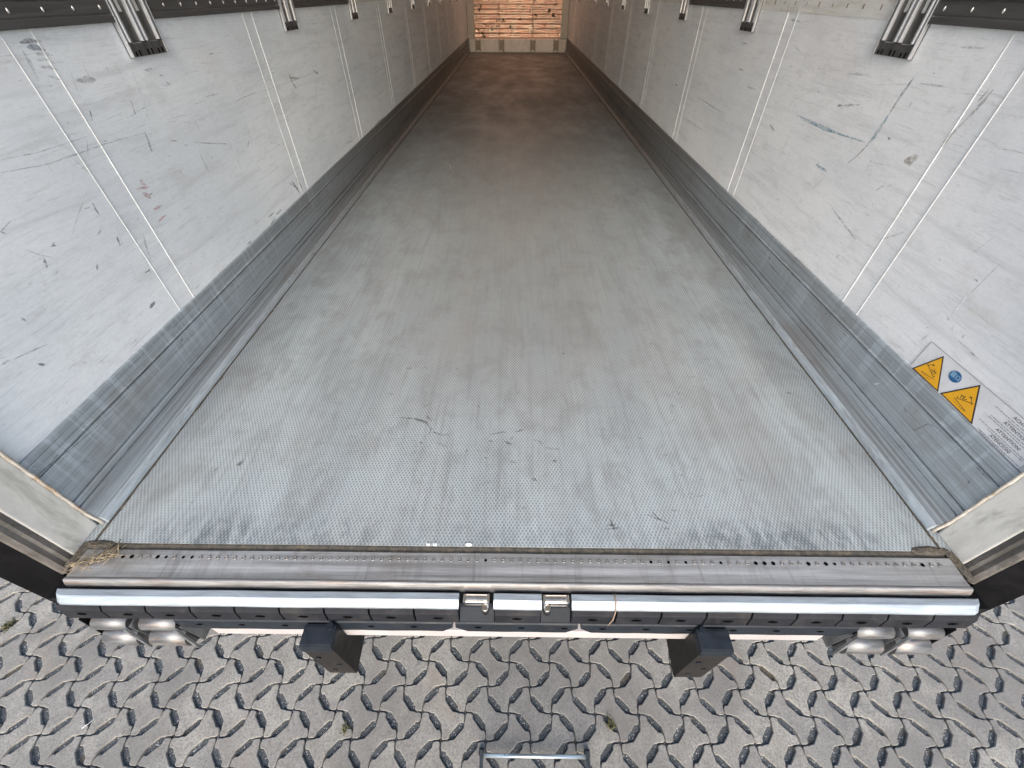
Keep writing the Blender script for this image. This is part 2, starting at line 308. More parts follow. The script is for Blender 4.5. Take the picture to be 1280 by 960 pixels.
b.L(b.b.outputs[0], mx.inputs[1]); b.L(tr.outputs[0], mx.inputs[2]); b.L(mx.outputs[0], b.t.nodes['Material Output'].inputs[0])
MT['fill_panel_skin'] = b.m
MARKS={'L':[('k',5,[(1.312,1.043),(1.341,1.045),(1.376,1.041)]),('b',7,[(1.322,1.032),(1.351,1.033),(1.372,1.023)]),('g',5,[(1.337,1.018),(1.361,1.017),(1.383,1.011)]),('g',4,[(1.328,1.006),(1.358,1.006),(1.378,0.994)]),('g',4,[(1.326,0.993),(1.353,0.99),(1.376,0.981)]),('g',7,[(1.306,1.03),(1.304,1.005),(1.298,0.968)]),('k',3,[(1.396,0.886),(1.389,0.871),(1.383,0.862)]),('k',3,[(1.566,0.882),(1.562,0.865),(1.554,0.845)]),('g',2,[(1.05,0.821),(1.175,0.805),(1.377,0.804),(1.551,0.795)]),('g',1.5,[(1.071,0.843),(1.176,0.834),(1.341,0.833)]),('g',2,[(1.33,0.825),(1.307,0.8),(1.296,0.782)]),('k',2,[(1.651,0.749),(1.686,0.74)]),('k',2,[(1.771,0.715),(1.857,0.692),(1.99,0.657)]),('g',3,[(1.772,0.682),(1.77,0.637),(1.776,0.606)]),('w',6,[(2.027,0.636),(1.988,0.595),(1.892,0.552)]),('k',2,[(1.634,0.659),(1.614,0.648)]),('k',2,[(2.138,0.635),(2.1,0.612)]),('k',1.5,[(2.142,0.783),(2.242,0.788),(2.351,0.787)]),('k',2,[(1.832,0.764),(1.829,0.743)]),('r',8,[(1.429,0.687),(1.438,0.666)]),('r',8,[(1.411,0.655),(1.428,0.629)]),('r',6,[(1.414,0.596),(1.461,0.595)]),('r',4,[(1.405,0.559),(1.45,0.564)]),('r',4,[(1.394,0.67),(1.447,0.658)]),('k',4,[(1.221,0.69),(1.218,0.673),(1.216,0.657)]),('k',4,[(1.173,0.615),(1.192,0.622)]),('k',4,[(1.225,0.585),(1.217,0.56)]),('k',5,[(0.998,0.637),(0.99,0.62),(0.985,0.607)]),('g',1.5,[(0.968,0.669),(0.993,0.639),(1.015,0.622)]),('k',3,[(1.031,0.645),(1.046,0.641)]),('k',4,[(1.113,0.555),(1.099,0.539)]),('k',3,[(1.228,0.455),(1.261,0.455),(1.256,0.446)]),('k',6,[(1.17,0.359),(1.203,0.366)]),('g',5,[(1.321,0.559),(1.312,0.541),(1.288,0.479)]),('k',2,[(0.954,0.719),(0.961,0.709)]),('g',2,[(0.953,0.718),(0.994,0.73)]),('k',3,[(0.738,0.484),(0.755,0.485)]),('g',2,[(0.752,0.482),(0.789,0.474),(0.849,0.46)]),('k',4,[(0.795,0.437),(0.807,0.424)]),('k',3,[(0.847,0.543),(0.849,0.532)]),('g',3,[(0.88,0.363),(0.894,0.361)]),('k',2,[(1.386,0.304),(1.418,0.303)]),('k',5,[(1.801,0.291),(1.841,0.291)]),('g',3,[(1.055,0.321),(1.057,0.307)]),('g',2,[(1.834,1.007),(1.85,0.991)]),('k',2.5,[(2.093,0.952),(2.131,0.953)]),('k',3,[(1.77,0.905),(1.783,0.894)]),('k',1.5,[(1.953,0.832),(2.051,0.828)]),('y',14,[(2.761,0.812),(2.775,0.768)]),('y',10,[(2.775,0.768),(2.801,0.735)]),('y',7,[(2.746,0.796),(2.875,0.777)]),('g',1.5,[(2.348,0.784),(2.719,0.778),(3.27,0.773)]),('k',4,[(4.881,0.833),(4.886,0.805)]),('k',5,[(5.762,0.678),(5.827,0.652)]),('k',4,[(3.842,0.84),(3.867,0.824)]),('k',4,[(4.071,0.516),(4.062,0.479)]),('k',2.5,[(3.899,0.703),(3.97,0.71)]),('k',2.5,[(4.429,0.467),(4.674,0.468)]),('g',3,[(3.225,0.725),(3.211,0.693)]),('y',8,[(3.099,0.788),(3.174,0.763)]),('g',2,[(3.476,1.028),(3.628,1.027)]),('k',2,[(3.274,0.991),(3.343,0.992)]),('k',3,[(2.449,0.578),(2.443,0.538)]),('k',6,[(2.394,0.381),(2.434,0.326)]),('k',7,[(2.402,0.354),(2.452,0.294)]),('k',4,[(2.355,0.386),(2.408,0.348)]),('g',5,[(2.539,0.362),(2.521,0.315)]),('k',5,[(2.459,0.378),(2.489,0.308)]),('g',6,[(3.34,0.335),(3.524,0.318)]),('k',4,[(4.219,0.3),(4.473,0.282)]),('k',4,[(4.153,0.289),(4.328,0.291)]),('k',3,[(3.459,0.359),(3.498,0.334)]),('g',8,[(2.125,0.303),(2.193,0.302)]),('k',4,[(2.045,0.318),(2.119,0.318)]),('k',3,[(2.044,0.287),(2.114,0.291)]),('w',4,[(3.952,0.642),(3.971,0.614),(4.661,0.624),(4.765,0.672)]),('g',3,[(3.38,0.67),(3.424,0.682)]),('g',4,[(1.333,0.974),(1.361,0.962)]),('g',9,[(1.411,0.955),(1.478,0.947)]),('g',5,[(1.692,0.945),(1.733,0.945)]),('g',6,[(1.556,0.797),(1.541,0.741)])],'R':[('b',6,[(1.609,0.942),(1.623,0.898),(1.629,0.865)]),('k',5,[(1.626,0.878),(1.631,0.842)]),('t',9,[(1.631,0.842),(1.639,0.789),(1.657,0.738)]),('k',3,[(1.657,0.738),(1.68,0.698),(1.704,0.67)]),('t',5,[(2.163,0.739),(1.999,0.738),(1.823,0.739),(1.671,0.747)]),('t',3,[(2.128,0.733),(1.931,0.732),(1.763,0.742)]),('k',5,[(1.322,0.952),(1.33,0.915),(1.346,0.875)]),('k',5,[(1.346,0.875),(1.358,0.842),(1.362,0.808)]),('k',2.5,[(1.332,0.957),(1.343,0.921)]),('g',4,[(1.365,0.856),(1.364,0.791)]),('k',4,[(1.918,0.813),(1.894,0.822)]),('k',4,[(1.582,0.783),(1.565,0.782)]),('y',18,[(1.463,0.742),(1.42,0.765)]),('k',2,[(2.041,0.985),(2.04,0.978)]),('k',2,[(2.151,0.907),(2.124,0.905)]),('k',2.5,[(2.09,0.851),(2.082,0.849)]),('g',4,[(1.911,0.817),(1.781,0.842)]),('g',3,[(1.575,0.932),(1.468,0.937)]),('g',3,[(1.505,1.024),(1.426,1.028)]),('g',3,[(1.566,0.871),(1.563,0.887)]),('t',5,[(2.521,1.045),(2.429,1.04)]),('g',2,[(2.159,0.658),(2.158,0.609),(2.17,0.555)]),('k',1.5,[(2.195,0.597),(2.125,0.591)]),('t',6,[(1.882,0.618),(1.792,0.614)]),('g',2,[(1.795,0.592),(1.829,0.537)]),('k',2.5,[(1.506,0.639),(1.485,0.662)]),('k',2,[(1.466,0.663),(1.457,0.676)]),('g',4,[(1.94,0.913),(1.847,0.92)]),('y',5,[(2.363,0.664),(2.295,0.648)]),('k',7,[(4.525,0.905),(4.486,0.917)]),('k',7,[(4.53,0.885),(4.52,0.9)]),('k',6,[(4.399,0.702),(4.37,0.672)]),('k',4,[(3.989,0.608),(3.92,0.607)]),('k',2,[(3.433,0.61),(3.137,0.605),(2.914,0.607)]),('g',2.5,[(3.546,0.461),(3.288,0.463),(3.093,0.467)]),('k',4,[(3.79,0.338),(3.757,0.328)]),('g',2,[(3.57,0.951),(3.514,0.926)]),('y',4,[(2.903,0.822),(2.836,0.823)]),('k',3,[(2.491,0.436),(2.476,0.433)]),('g',3,[(2.745,0.763),(2.624,0.766)]),('g',3,[(2.987,0.931),(2.888,0.931)]),('k',4,[(5.61,0.701),(5.585,0.716)]),('g',3,[(0.935,0.429),(0.856,0.423)]),('g',3,[(1.013,0.388),(1.017,0.364)]),('k',2,[(1.032,0.404),(1.028,0.403)]),('w',4,[(0.996,0.468),(1.005,0.548)]),('g',2,[(0.999,0.531),(0.992,0.631)]),('g',4,[(1.666,0.52),(1.467,0.479)]),('g',3,[(1.371,0.522),(1.305,0.579)]),('r',3,[(1.506,0.39),(1.5,0.407)])],'K':[('k',3,[(1.552,0.213),(1.584,0.218)]),('k',3,[(1.184,0.205),(1.202,0.213)]),('k',2,[(0.56,0.24),(0.628,0.234),(0.67,0.24)]),('k',2,[(0.588,0.234),(0.617,0.234)]),('k',3,[(0.704,0.051),(0.721,0.051)]),('k',4,[(0.685,0.046),(0.702,0.046)]),('g',2,[(0.597,0.26),(0.605,0.258)]),('g',3,[(0.671,0.042),(0.716,0.046)]),('k',5,[(6.19,0.227),(6.364,0.227)]),('k',1.5,[(0.621,0.233),(0.69,0.221),(0.802,0.21)])],'KR':[('k',4,[(4.471,0.207),(4.401,0.202)]),('k',2,[(0.834,0.157),(0.819,0.205),(0.785,0.223)]),('k',2,[(0.746,0.227),(0.723,0.235)]),('k',2.5,[(0.654,0.221),(0.608,0.222)]),('k',2,[(0.905,0.185),(0.884,0.179)]),('w',4,[(1.036,0.162),(1.016,0.185)])],'F':[('k',5,[(-0.423,1.008),(-0.365,1.001),(-0.325,0.986),(-0.303,0.956),(-0.305,0.934),(-0.312,0.923)]),('k',4,[(-0.33,1.017),(-0.306,0.994)]),('k',4,[(-0.295,0.941),(-0.262,0.927)]),('k',4,[(-0.261,0.923),(-0.239,0.931)]),('g',4,[(-0.277,0.895),(-0.232,0.874)]),('k',5,[(-0.33,0.894),(-0.326,0.89)]),('k',5,[(-0.346,1.061),(-0.338,1.066)]),('k',5,[(-0.141,1.068),(-0.138,1.064)]),('k',4,[(-0.086,0.932),(-0.041,0.944),(-0.03,0.94)]),('k',5,[(-0.001,0.944),(0.033,0.956)]),('k',7,[(-0.04,0.901),(-0.012,0.887)]),('k',4,[(-0.018,0.908),(-0.01,0.922)]),('k',7,[(0.083,0.902),(0.091,0.895)]),('g',5,[(0.055,0.912),(0.077,0.905)]),('k',7,[(-0.011,0.817),(-0.003,0.813)]),('k',6,[(0.128,0.821),(0.133,0.818)]),('k',7,[(0.054,0.749),(0.064,0.746)]),('k',4,[(-0.091,0.904),(-0.082,0.9)]),('k',4,[(-0.168,0.861),(-0.162,0.858)]),('k',4,[(-0.13,0.862),(-0.124,0.858)]),('k',3,[(-0.103,0.832),(-0.098,0.829)]),('k',4,[(-0.248,1.276),(-0.24,1.286)]),('g',8,[(-0.458,1.278),(-0.433,1.284)]),('k',5,[(-0.556,1.371),(-0.544,1.377)]),('k',4,[(0.198,1.385),(0.212,1.385)]),('k',3,[(0.024,0.646),(0.029,0.644)]),('y',5,[(-0.248,0.646),(-0.238,0.641)]),('k',3,[(0.401,1.538),(0.408,1.538)]),('k',8,[(1.062,1.154),(1.073,1.15)]),('y',9,[(-0.924,0.791),(-0.907,0.817)]),('k',6,[(-0.915,0.788),(-0.909,0.813)]),('y',5,[(-0.985,0.765),(-0.976,0.784)]),('k',4,[(0.273,0.592),(0.297,0.595)]),('k',4,[(0.283,0.612),(0.289,0.575)]),('k',3,[(0.266,0.58),(0.309,0.585)]),('k',3,[(0.394,0.629),(0.458,0.599)]),('k',3,[(0.413,0.637),(0.43,0.611)]),('k',3,[(0.431,0.586),(0.454,0.584)]),('k',3,[(0.432,0.92),(0.44,0.92)]),('k',5,[(0.83,4.025),(0.866,4.025)]),('k',3,[(-0.636,3.579),(-0.621,3.56)]),('w',4,[(-1.109,4.537),(-1.088,4.509)]),('w',4,[(0.811,5.025),(0.824,4.992)]),('w',5,[(-0.611,4.076),(-0.575,3.892)]),('k',3,[(0.815,0.603),(0.818,0.6)]),('y',4,[(-0.995,0.654),(-0.99,0.654)]),('k',4,[(0.722,0.753),(0.729,0.75)]),('g',6,[(0.098,0.874),(0.153,0.868)]),('w',6,[(-0.676,7.412),(-0.5,7.48)]),('w',6,[(-0.4,6.706),(-0.072,6.766)]),('s',4.225360967782188,[(-0.959,0.564),(-0.961,0.604)]),('s',4.7669749899962515,[(-0.944,0.567),(-0.953,0.599)]),('s',3.9469236594107726,[(-0.931,0.572),(-0.924,0.599)]),('s',2.739718497859491,[(-0.908,0.56),(-0.909,0.594)]),('s',2.6501894013915446,[(-0.885,0.549),(-0.893,0.588)]),('s',2.478812637074115,[(-0.879,0.568),(-0.873,0.595)]),('s',2.3800976976508093,[(-0.861,0.564),(-0.871,0.602)]),('s',2.6464435076741966,[(-0.839,0.554),(-0.835,0.592)]),('s',4.884433966850251,[(-0.824,0.556),(-0.824,0.591)]),('s',4.822928003263997,[(-0.807,0.554),(-0.807,0.593)]),('s',2.8963666935616033,[(-0.709,0.57),(-0.707,0.598)]),('s',2.195419140127029,[(-0.681,0.552),(-0.681,0.586)]),('s',4.033802748643073,[(-0.658,0.549),(-0.656,0.578)]),('s',3.4422355598901166,[(-0.645,0.568),(-0.644,0.601)]),('s',2.1710027886073697,[(-0.623,0.566),(-0.609,0.591)]),('s',4.534642668164389,[(-0.603,0.567),(-0.606,0.604)]),('s',3.7355564871706237,[(-0.578,0.557),(-0.578,0.583)]),('s',4.8655396987735,[(-0.556,0.553),(-0.556,0.589)]),('s',4.826131488283098,[(-0.541,0.571),(-0.537,0.601)]),('s',4.326809044096986,[(0.647,0.559),(0.672,0.595)]),('s',4.57908295756274,[(0.668,0.565),(0.693,0.604)]),('s',3.022221606512667,[(0.679,0.548),(0.713,0.586)]),('s',4.772592858283372,[(0.7,0.554),(0.729,0.583)]),('s',2.5324333265149654,[(0.718,0.554),(0.74,0.58)]),('s',4.990180443610112,[(0.74,0.563),(0.763,0.588)]),('s',3.600592224082503,[(0.762,0.57),(0.79,0.598)]),('s',4.47888653539588,[(0.776,0.56),(0.806,0.591)]),('s',4.748208045325972,[(0.788,0.547),(0.813,0.579)]),('s',2.39171548145936,[(0.815,0.566),(0.854,0.605)]),('s',4.364028649341071,[(0.831,0.561),(0.858,0.592)]),('s',4.534201691016088,[(0.844,0.549),(0.873,0.58)]),('s',4.556758012681229,[(0.873,0.57),(0.912,0.602)]),('s',4.1885150593005624,[(0.884,0.558),(0.916,0.586)]),('s',2.4395190875059445,[(0.901,0.555),(0.937,0.595)]),('s',3.880894912864517,[(0.927,0.569),(0.96,0.599)]),('s',2.816930402409558,[(0.934,0.548),(0.975,0.585)]),('s',4.358067738901491,[(0.956,0.554),(0.996,0.589)]),('s',4.278916209318468,[(0.978,0.562),(1.013,0.597)]),('s',3.4570556714726637,[(0.991,0.552),(1.032,0.587)]),('s',4.836642660351248,[(1.009,0.553),(1.048,0.586)]),('s',3.6409726762857364,[(-0.319,0.548),(-0.313,0.583)]),('s',4.45003900305217,[(-0.194,0.559),(-0.18,0.596)]),('s',3.9321892189737073,[(0.106,0.556),(0.128,0.593)]),('s',4.528638761620366,[(0.129,0.556),(0.154,0.591)]),('s',4.869549430929256,[(0.49,0.57),(0.516,0.603)]),('s',4.509860844061425,[(0.518,0.55),(0.55,0.582)]),('s',4.159059427772275,[(0.545,0.563),(0.574,0.59)]),('g',3.8712112803729135,[(0.53,0.769),(0.545,0.768)]),('g',2.480069203371887,[(0.52,0.809),(0.521,0.807)]),('g',3.4147565136796225,[(-0.305,1.207),(-0.316,1.224)]),('g',2.5446416396497606,[(0.705,1.307),(0.7,1.326)]),('g',2.7135392289910145,[(0.563,0.997),(0.589,1.013)]),('g',3.2301269441783704,[(0.587,1.047),(0.572,1.039)]),('g',3.6356625895048906,[(0.629,1.074),(0.626,1.074)]),('g',3.257305780259731,[(-0.241,0.654),(-0.226,0.652)]),('g',4.87163777349496,[(0.582,1.078),(0.607,1.077)]),('g',2.002842434835147,[(-0.37,1.083),(-0.383,1.083)]),('g',3.1275449118584593,[(0.506,0.882),(0.51,0.89)]),('g',3.139341601369341,[(-0.504,1.136),(-0.475,1.125)]),('g',3.2464751456604444,[(0.67,0.897),(0.663,0.887)]),('g',3.4308070992777107,[(0.613,0.976),(0.601,0.975)]),('g',2.0396098899907598,[(0.658,1.016),(0.666,1.024)]),('g',2.7369805460449785,[(-0.433,0.665),(-0.44,0.673)]),('g',3.934629884291029,[(0.476,0.644),(0.483,0.641)]),('g',2.9020692769217664,[(-0.406,1.31),(-0.401,1.319)]),('g',4.235051553233816,[(0.609,1.143),(0.622,1.16)]),('g',4.749719659408941,[(0.699,1.186),(0.723,1.187)]),('g',4.124543650893893,[(-0.508,1.427),(-0.497,1.43)]),('g',3.1755970719977062,[(0.568,0.689),(0.587,0.697)]),('g',4.083864460416088,[(0.007,1.137),(0.009,1.146)]),('g',2.428052533390732,[(-0.119,0.762),(-0.116,0.763)]),('g',4.435469121826159,[(0.669,0.972),(0.657,0.981)]),('g',3.9908042164631072,[(-0.076,0.738),(-0.09,0.735)]),('g',4.526187914364558,[(-0.216,0.642),(-0.222,0.641)]),('g',2.40387766794979,[(-0.243,0.657),(-0.246,0.65)]),('g',3.8672151389674574,[(-0.366,1.277),(-0.387,1.293)]),('g',2.172683736036047,[(0.67,1.07),(0.677,1.065)]),('g',3.8006528874362355,[(0.499,0.708),(0.5,0.701)]),('g',4.091888836653327,[(0.675,1.074),(0.664,1.073)]),('g',2.7897401689705132,[(-0.43,0.954),(-0.426,0.962)]),('g',2.4013425515896563,[(0.539,0.789),(0.534,0.793)]),('g',2.2557300680851684,[(0.55,0.798),(0.564,0.809)]),('g',2.715755285095843,[(0.618,1.315),(0.643,1.318)]),('g',2.160977576261234,[(-0.018,1.112),(-0.029,1.1)]),('g',2.348233321691538,[(0.598,0.836),(0.62,0.834)]),('g',2.7050565322444315,[(0.516,0.744),(0.513,0.743)]),('g',2.409276211024579,[(0.614,1.096),(0.633,1.094)]),('g',3.777880430066686,[(0.597,0.755),(0.602,0.751)]),('g',2.09949677108992,[(0.582,1.055),(0.577,1.07)]),('g',3.4105596907559015,[(0.541,0.702),(0.559,0.701)]),('g',2.299245346894903,[(0.636,1.028),(0.628,1.039)]),('g',2.762201304217506,[(0.679,1.074),(0.677,1.086)]),('g',3.4461077801069218,[(0.648,1.153),(0.627,1.141)]),('g',3.415195230740262,[(-0.343,1.068),(-0.32,1.081)]),('g',4.0233962365973515,[(0.501,0.844),(0.517,0.853)]),('g',3.2032122964785925,[(0.703,1.237),(0.733,1.244)]),('g',2.849429623787373,[(0.695,1.13),(0.709,1.126)]),('g',3.9376208769235195,[(0.63,1.274),(0.628,1.26)]),('g',4.337789945632084,[(0.6,1.449),(0.605,1.471)]),('g',2.281443984431088,[(-0.368,0.921),(-0.381,0.913)]),('g',2.1612844619778726,[(-0.26,0.967),(-0.268,0.981)]),('g',2.917846664201324,[(0.643,1.054),(0.632,1.069)]),('g',3.525887533438663,[(0.581,0.655),(0.581,0.656)]),('g',4.76390756283558,[(0.81,1.361),(0.817,1.351)]),('g',3.6188992490831144,[(0.752,1.224),(0.756,1.224)]),('g',2.922832914187132,[(-0.306,1.061),(-0.303,1.054)]),('g',2.935152630878007,[(0.538,1.212),(0.522,1.205)])]}

# ------------------------------------------------------------------ mesh helpers
class MB:
    def __init__(s): s.v = []; s.f = []; s.sm = []
    def face(s, pts, smooth=False):
        i = len(s.v); s.v += [tuple(p) for p in pts]; s.f.append(list(range(i, i + len(pts)))); s.sm.append(smooth)
    def box(s, x0, x1, y0, y1, z0, z1):
        i = len(s.v)
        s.v += [(x0, y0, z0), (x1, y0, z0), (x1, y1, z0), (x0, y1, z0), (x0, y0, z1), (x1, y0, z1), (x1, y1, z1), (x0, y1, z1)]
        for f in ((0, 3, 2, 1), (4, 5, 6, 7), (0, 1, 5, 4), (1, 2, 6, 5), (2, 3, 7, 6), (3, 0, 4, 7)):
            s.f.append([i + k for k in f]); s.sm.append(False)
        return s
    def sweep(s, prof, axis, a, b, smooth=False, caps=True, n=1, jit=0.0):
        """closed 2-D profile swept along an axis ('x': prof=(y,z); 'y': prof=(x,z); 'z': prof=(x,y))"""
        i = len(s.v); m = len(prof)
        for k in range(n + 1):
            t = a + (b - a) * k / n
            j = noise.noise(Vector((t * 3, 1.3, 7))) * jit
            for p, q in prof:
                s.v.append((t, p, q + j) if axis == 'x' else (p + j, t, q) if axis == 'y' else (p, q, t))
        for k in range(n):
            for e in range(m):
                s.f.append([i + k * m + e, i + k * m + (e + 1) % m, i + (k + 1) * m + (e + 1) % m, i + (k + 1) * m + e]); s.sm.append(smooth)
        if caps:
            s.f.append([i + e for e in range(m)][::-1]); s.sm.append(False)
            s.f.append([i + n * m + e for e in range(m)]); s.sm.append(False)
        return s
    def tube(s, pts, r, n=8, taper=1.0):
        pts = [Vector(p) for p in pts]; i = len(s.v)
        for k, p in enumerate(pts):
            d = (pts[min(k + 1, len(pts) - 1)] - pts[max(k - 1, 0)]).normalized()
            a = d.orthogonal().normalized() if k == 0 else (a - d * a.dot(d)).normalized()
            c = d.cross(a); rr = r * (1 + (taper - 1) * k / max(1, len(pts) - 1))
            for e in range(n):
                t = 2 * math.pi * e / n; s.v.append(tuple(p + a * math.cos(t) * rr + c * math.sin(t) * rr))
        for k in range(len(pts) - 1):
            for e in range(n):
                s.f.append([i + k * n + e, i + k * n + (e + 1) % n, i + (k + 1) * n + (e + 1) % n, i + (k + 1) * n + e]); s.sm.append(True)
        s.f.append([i + e for e in range(n)][::-1]); s.sm.append(False)
        s.f.append([i + (len(pts) - 1) * n + e for e in range(n)]); s.sm.append(False)
        return s
    def mesh(s, name, mat, off=(0, 0, 0), bevel=0.0, seg=2):
        me = bpy.data.meshes.new(name)
        me.from_pydata([(a - off[0], b - off[1], c - off[2]) for a, b, c in s.v], [], s.f)
        for p, k in zip(me.polygons, s.sm): p.use_smooth = k
        bm = bmesh.new(); bm.from_mesh(me)
        bmesh.ops.remove_doubles(bm, verts=bm.verts, dist=1e-6)
        bmesh.ops.recalc_face_normals(bm, faces=bm.faces)
        if bevel:
            es = [e for e in bm.edges if len(e.link_faces) == 2 and e.calc_face_angle(0) > 0.5]
            bmesh.ops.bevel(bm, geom=es, offset=bevel, segments=seg, affect='EDGES', profile=0.7, clamp_overlap=True)
            for f in bm.faces: f.smooth = False
        bm.to_mesh(me); bm.free()
        me.materials.append(MT[mat]); return me

def wloc(o):
    p = Vector((0, 0, 0))
    while o: p += Vector(o.location); o = o.parent
    return p
def link(name, me, parent=None, loc=None, rz=0.0):
    o = bpy.data.objects.new(name, me); COL.objects.link(o)
    if parent: o.parent = parent
    if loc is not None: o.location = loc
    if rz: o.rotation_euler.z = rz
    return o
def part(name, mb, mat, parent=None, bevel=0.0, seg=2, **kw):
    """mesh built in world coordinates, linked as one object under its parent"""
    o = link(name, mb.mesh(name, mat, wloc(parent) if parent else (0, 0, 0), bevel, seg), parent)
    for k, v in kw.items(): o[k] = v
    return o
def shared(name, me, parent, at, rz=0.0):
    """another object on a shared mesh; 'at' is a world position"""
    return link(name, me, parent, Vector(at) - (wloc(parent) if parent else Vector((0, 0, 0))), rz)
def thing(name, label, cat, loc, group=None):
    o = link(name, None, None, loc); o['label'] = label; o['category'] = cat
    if group: o['group'] = group
    return o
def tag(o, label, cat, group=None, kind=None):
    o['label'] = label; o['category'] = cat
    if group: o['group'] = group
    if kind: o['kind'] = kind
    return o
def struct(name, mb, mat, **kw):
    o = part(name, mb, mat, None, **kw); o['kind'] = 'structure'; return o

G = -1.2            # yard level; the load floor is z = 0
W = 1.24            # half width between the walls
YE = 13.42          # front wall

# ================================================================== THE YARD
far = MB()
for x0, x1, y0, y1 in ((-300, -4.2, -300, 300), (4.2, 300, -300, 300), (-4.2, 4.2, -300, -2.3), (-4.2, 4.2, 3.1, 300)):
    far.face([(x0, y0, G - .002), (x1, y0, G - .002), (x1, y1, G - .002), (x0, y1, G - .002)])
struct('yard_ground', far, 'yard_far')
pav = link('pavement', None, None, (0, 0, G)); pav['kind'] = 'structure'
bed = MB(); N = 120
# slightly uneven grit bed seen in the slots
i0 = len(bed.v)
for j in range(N + 1):
    for i in range(N + 1):
        X, Y = -4.3 + 8.6 * i / N, -2.4 + 5.6 * j / N
        bed.v.append((X, Y, G - .011 + noise.noise(Vector((X * 9, Y * 9, 0))) * .0035))
for j in range(N):
    for i in range(N):
        a = i0 + j * (N + 1) + i; bed.f.append([a, a + 1, a + N + 2, a + N + 1]); bed.sm.append(True)
part('grit_bed', bed, 'grit', pav)

A_ = 0.1935; SD = A_ / math.sqrt(2)
def stone_outline():
    """outline of one drain paver, its two A corners on the x axis, centred at the origin (counter-clockwise)"""
    g = 0.0027; k = SD / 0.137
    inn = [(.0065, .0065 + g), (.019, .018 + g), (.030, .0245 + g), (.0415, .0365), (.0955, .0365), (.107, .0245 + g), (.118, .018 + g), (.1305, .0065 + g)]
    out = [(.0065, .0065 - g * 1.2), (.019, .018 - g), (.030, .0215 - g), (.0415, .0095), (.0955, .0095), (.107, .0215 - g), (.118, .018 - g), (.1305, .0065 - g * 1.2)]
    inn = [(a * k, b * k) for a, b in inn]; out = [(a * k, b * k) for a, b in out]
    h = A_ / 2; P = []
    def seg(p, q, pts, rev):
        p = Vector(p); q = Vector(q)
        if rev: p, q = q, p
        d = (q - p).normalized(); n = Vector((-d.y, d.x))
        r = [p + d * a + n * b for a, b in pts]
        return r[::-1] if rev else r
    L_, B_, R2, T_ = (-h, 0), (0, -h), (h, 0), (0, h)
    P += seg(L_, B_, inn, False); P += seg(B_, R2, out, True); P += seg(R2, T_, inn, False); P += seg(T_, L_, out, True)
    return P
OUT = stone_outline()
def shrink(P, d):
    n = len(P); r = []
    for i in range(n):
        a, b, c = P[i - 1], P[i], P[(i + 1) % n]
        e1 = (b - a).normalized(); e2 = (c - b).normalized()
        m = Vector((-(e1.y + e2.y), e1.x + e2.x))
        if m.length < 1e-4: m = Vector((-e1.y, e1.x))
        m.normalize(); r.append(b + m * d)
    return r
RINGS = [(OUT, -.03), (OUT, -.0042), (shrink(OUT, .0011), -.0012), (shrink(OUT, .0030), 0.0)]
def stone_data():
    v = []; f = []; n = len(OUT)
    for P, zz in RINGS: v += [(p.x, p.y, zz) for p in P]
    for k in range(len(RINGS) - 1):
        for i in range(n): f.append([k * n + i, k * n + (i + 1) % n, (k + 1) * n + (i + 1) % n, (k + 1) * n + i])
    f.append([(len(RINGS) - 1) * n + i for i in range(n)])
    return v, f
SV, SF = stone_data()
sme = bpy.data.meshes.new('paving_stone'); sme.from_pydata(SV, [], SF); sme.materials.append(MT['paver'])
for p in sme.polygons: p.use_smooth = len(p.vertices) == 4
def cells():
    for i in range(-24, 26):
        for j in range(-16, 16):
            ax, ay = -0.021 + i * A_, 0.512 + j * A_
            yield ax + A_ / 2, ay, 0.0
            yield ax, ay + A_ / 2, math.pi / 2
vis = []; rest = []
eye = Vector((-0.0043, 0, 1.1374))
for X, Y, rz in cells():
    if abs(X) > 4.3 or not -2.4 < Y < 3.2: continue
    d = Vector((X, Y, G)) - eye; dz = d.dot(F); px = abs(d.dot(R)) / dz if dz > 0 else 9; py = d.dot(U) / dz if dz > 0 else 9
    (vis if px < 1.30 and abs(py) < 0.99 and Y < 0.56 + max(0, abs(X) - 1.25) * .45 else rest).append((X, Y, rz))
vis.sort(key=lambda c: (c[0] ** 2 + (c[1]) ** 2)); rest += vis[300:]; vis = vis[:300]
def wob(X, Y, k): return noise.noise(Vector((X * 7.3, Y * 7.3, k * 5.1)))
for X, Y, rz in vis:
    o = shared('paving_stone', sme, pav, (X + wob(X, Y, 1) * .0018, Y + wob(X, Y, 2) * .0018, G + wob(X, Y, 3) * .003), rz + (math.pi if wob(X, Y, 9) > 0 else 0))
    o.rotation_euler = (wob(X, Y, 4) * .02, wob(X, Y, 5) * .02, o.rotation_euler.z + wob(X, Y, 6) * .012)
sv = []; sf = []
for X, Y, rz in rest:
    i = len(sv); c, s_ = math.cos(rz), math.sin(rz); dz = wob(X, Y, 3) * .003
    sv += [(X + a * c - b2 * s_, Y + a * s_ + b2 * c, cc + dz) for a, b2, cc in SV]; sf += [[i + q for q in fc] for fc in SF]
rme = bpy.data.meshes.new('paving_stones'); rme.from_pydata(sv, [], sf); rme.materials.append(MT['paver'])
ro = link('paving_stones', rme, pav); ro['kind'] = 'stuff'

# ================================================================== THE TRAILER
T = thing('box_trailer', 'open rear end of an empty refrigerated box trailer with scuffed white walls and metal floor', 'trailer', (0, 7, G))
def P(name, mb, mat, parent=T, **kw): return part(name, mb, mat, parent, **kw)

# --- floor
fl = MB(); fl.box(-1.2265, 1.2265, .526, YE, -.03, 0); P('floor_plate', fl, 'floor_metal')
gp = MB(); gp.sweep([(.5262, -.03), (.5262, -.0035), (.5205, -.0030), (.514, -.0045), (.507, -.0030), (.507, -.03)], 'x', -1.2, 1.2, n=60, jit=.002); P('sealant_strip', gp, 'grime')

